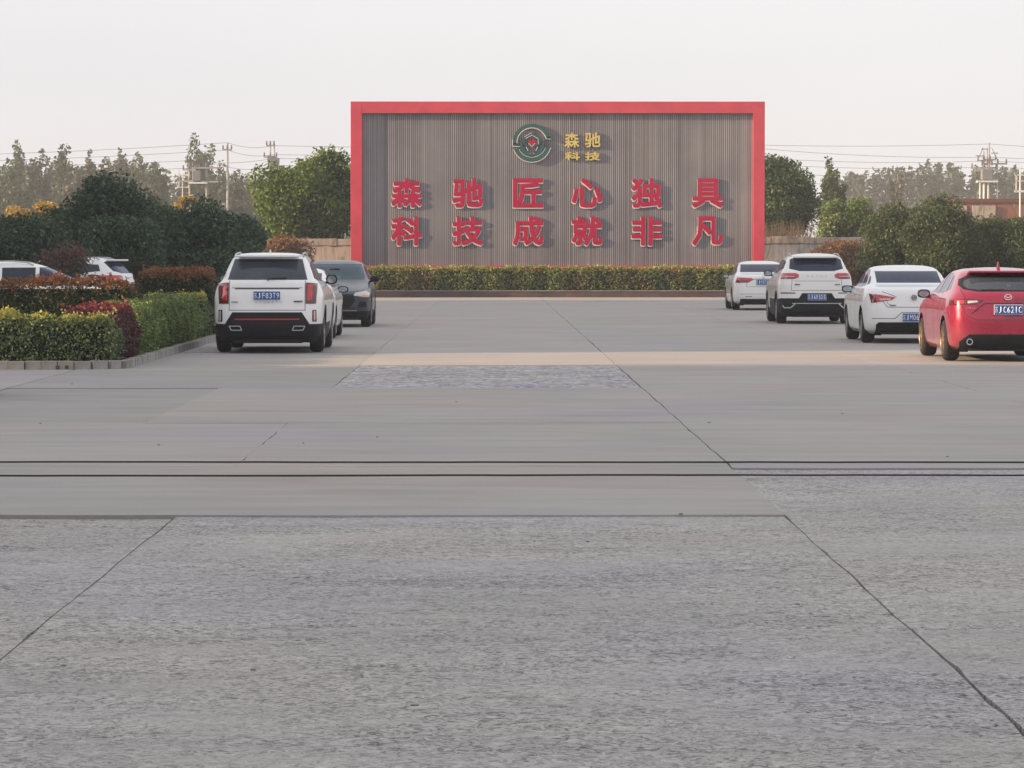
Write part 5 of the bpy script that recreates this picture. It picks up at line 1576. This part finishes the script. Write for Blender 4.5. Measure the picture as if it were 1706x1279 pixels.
b = bmesh.new(); bm_tube(b, [(0, -.70, 1.105), (-.05, -.68, 1.13), (-.40, -.68, 1.125)], 0.009, 5); from_bm('rear_wiper', b, M_black, mz)
box('window_sticker', M_white, (.06, -.50, 1.20), (.07, .004, .045), mz)

# --- dark SUV facing the camera
K6 = [(0.20, .84, -.6, 3.3), (.32, .88, -.8, 3.52), (.5, .905, -.85, 3.6), (.7, .905, -.85, 3.6), (.82, .90, -.83, 3.48), (.92, .885, -.82, 3.1), (1.0, .865, -.8, 2.65), (1.06, .84, -.78, 2.38), (1.12, .80, -.76, 2.22), (1.3, .72, -.6, 1.85), (1.45, .65, -.4, 1.5), (1.51, .57, -.2, 1.25), (1.55, .4, .1, 1.0), (1.565, .15, .3, .7)]
cv = [('front', [(-1, .15), (1, .15), (1, .38), (-1, .38)], 'lower_bumper', M_black, 0.004, 0.0),
      ('front', [(-.42, .45), (.42, .45), (.56, .62), (.50, .76), (-.50, .76), (-.56, .62)], 'grille', M_under, 0.004, 0.0),
      ('front', [(-.60, .385), (.60, .385), (.60, .405), (-.60, .405)], 'chrome_strip', M_silver, 0.010, 0.0),
      ('front', [(-.72, 1.10), (.72, 1.10), (.62, 1.46), (-.62, 1.46)], 'windscreen', G_teal, -0.004, 0.1),
      ('rear', [(-.68, 1.12), (.68, 1.12), (.6, 1.42), (-.6, 1.42)], 'rear_window', G_mid, -0.004, 0.05),
      ('front', [(-.56, .77), (.56, .77), (.56, .785), (-.56, .785)], 'grille_line', M_grey, 0.006, 0.0)]
for s in (1, -1):
    f = (lambda p: p) if s == 1 else mirx
    cv += [('front', f([(.52, .74), (.84, .70), (.88, .80), (.80, .85), (.55, .80)]), 'headlight', M_lampwh, 0.006, 0.0),
           ('front', f([(.70, .705), (.85, .70), (.87, .745), (.72, .75)]), 'turn_signal', M_amber, 0.010, 0.0),
           ('front', f([(.60, .46), (.82, .48), (.80, .60), (.66, .60)]), 'fog_light_recess', M_under, 0.004, 0.0)]
cv += both([(.50, 1.09), (1.16, 1.09), (1.16, 1.42), (.50, 1.42)], 'side_window', G_dark, -0.004)
cv += both([(1.24, 1.09), (2.05, 1.10), (1.62, 1.36), (1.24, 1.42)], 'side_window', G_dark, -0.004)
dk = car('parked_suv', K6, 2.65, P_dark, cv, wr=0.345, track=0.775, mirror=(0.96, 1.95, 1.12), arch=M_black, arch_r=0.395, mirror_size=(0.22, 0.15, 0.15))
dk.location = (gx(555, 79), 79 + 2.65, 0); dk.rotation_euler = (0, 0, math.pi)
tag(dk, 'dark blue black SUV facing the camera behind the white SUV on the left', 'car')

# ------------------------------------------------------------------ haze
bm = bmesh.new()
bm_box(bm, (0, 0, 0), (1300, 1120, 22.0))
hz = from_bm('haze', bm, None, loc=(0, 500, 9.0))
m = bpy.data.materials.new('haze_air'); m.use_nodes = True
nt = m.node_tree; nt.nodes.clear()
pv = nt.nodes.new('ShaderNodeVolumePrincipled'); ou = nt.nodes.new('ShaderNodeOutputMaterial')
pv.inputs['Color'].default_value = (0.95, 0.95, 0.98, 1)
pv.inputs['Density'].default_value = 0.00048
pv.inputs['Anisotropy'].default_value = 0.0
nt.links.new(pv.outputs[0], ou.inputs['Volume'])
hz.data.materials.append(m)
tag(hz, 'pale haze over the yard and the far trees', 'haze', kind='stuff')

for o_ in bpy.data.objects:
    if 'label' in o_ and not 4 <= len(o_['label'].split()) <= 16: print('LABEL', len(o_['label'].split()), o_.name, o_['label'])
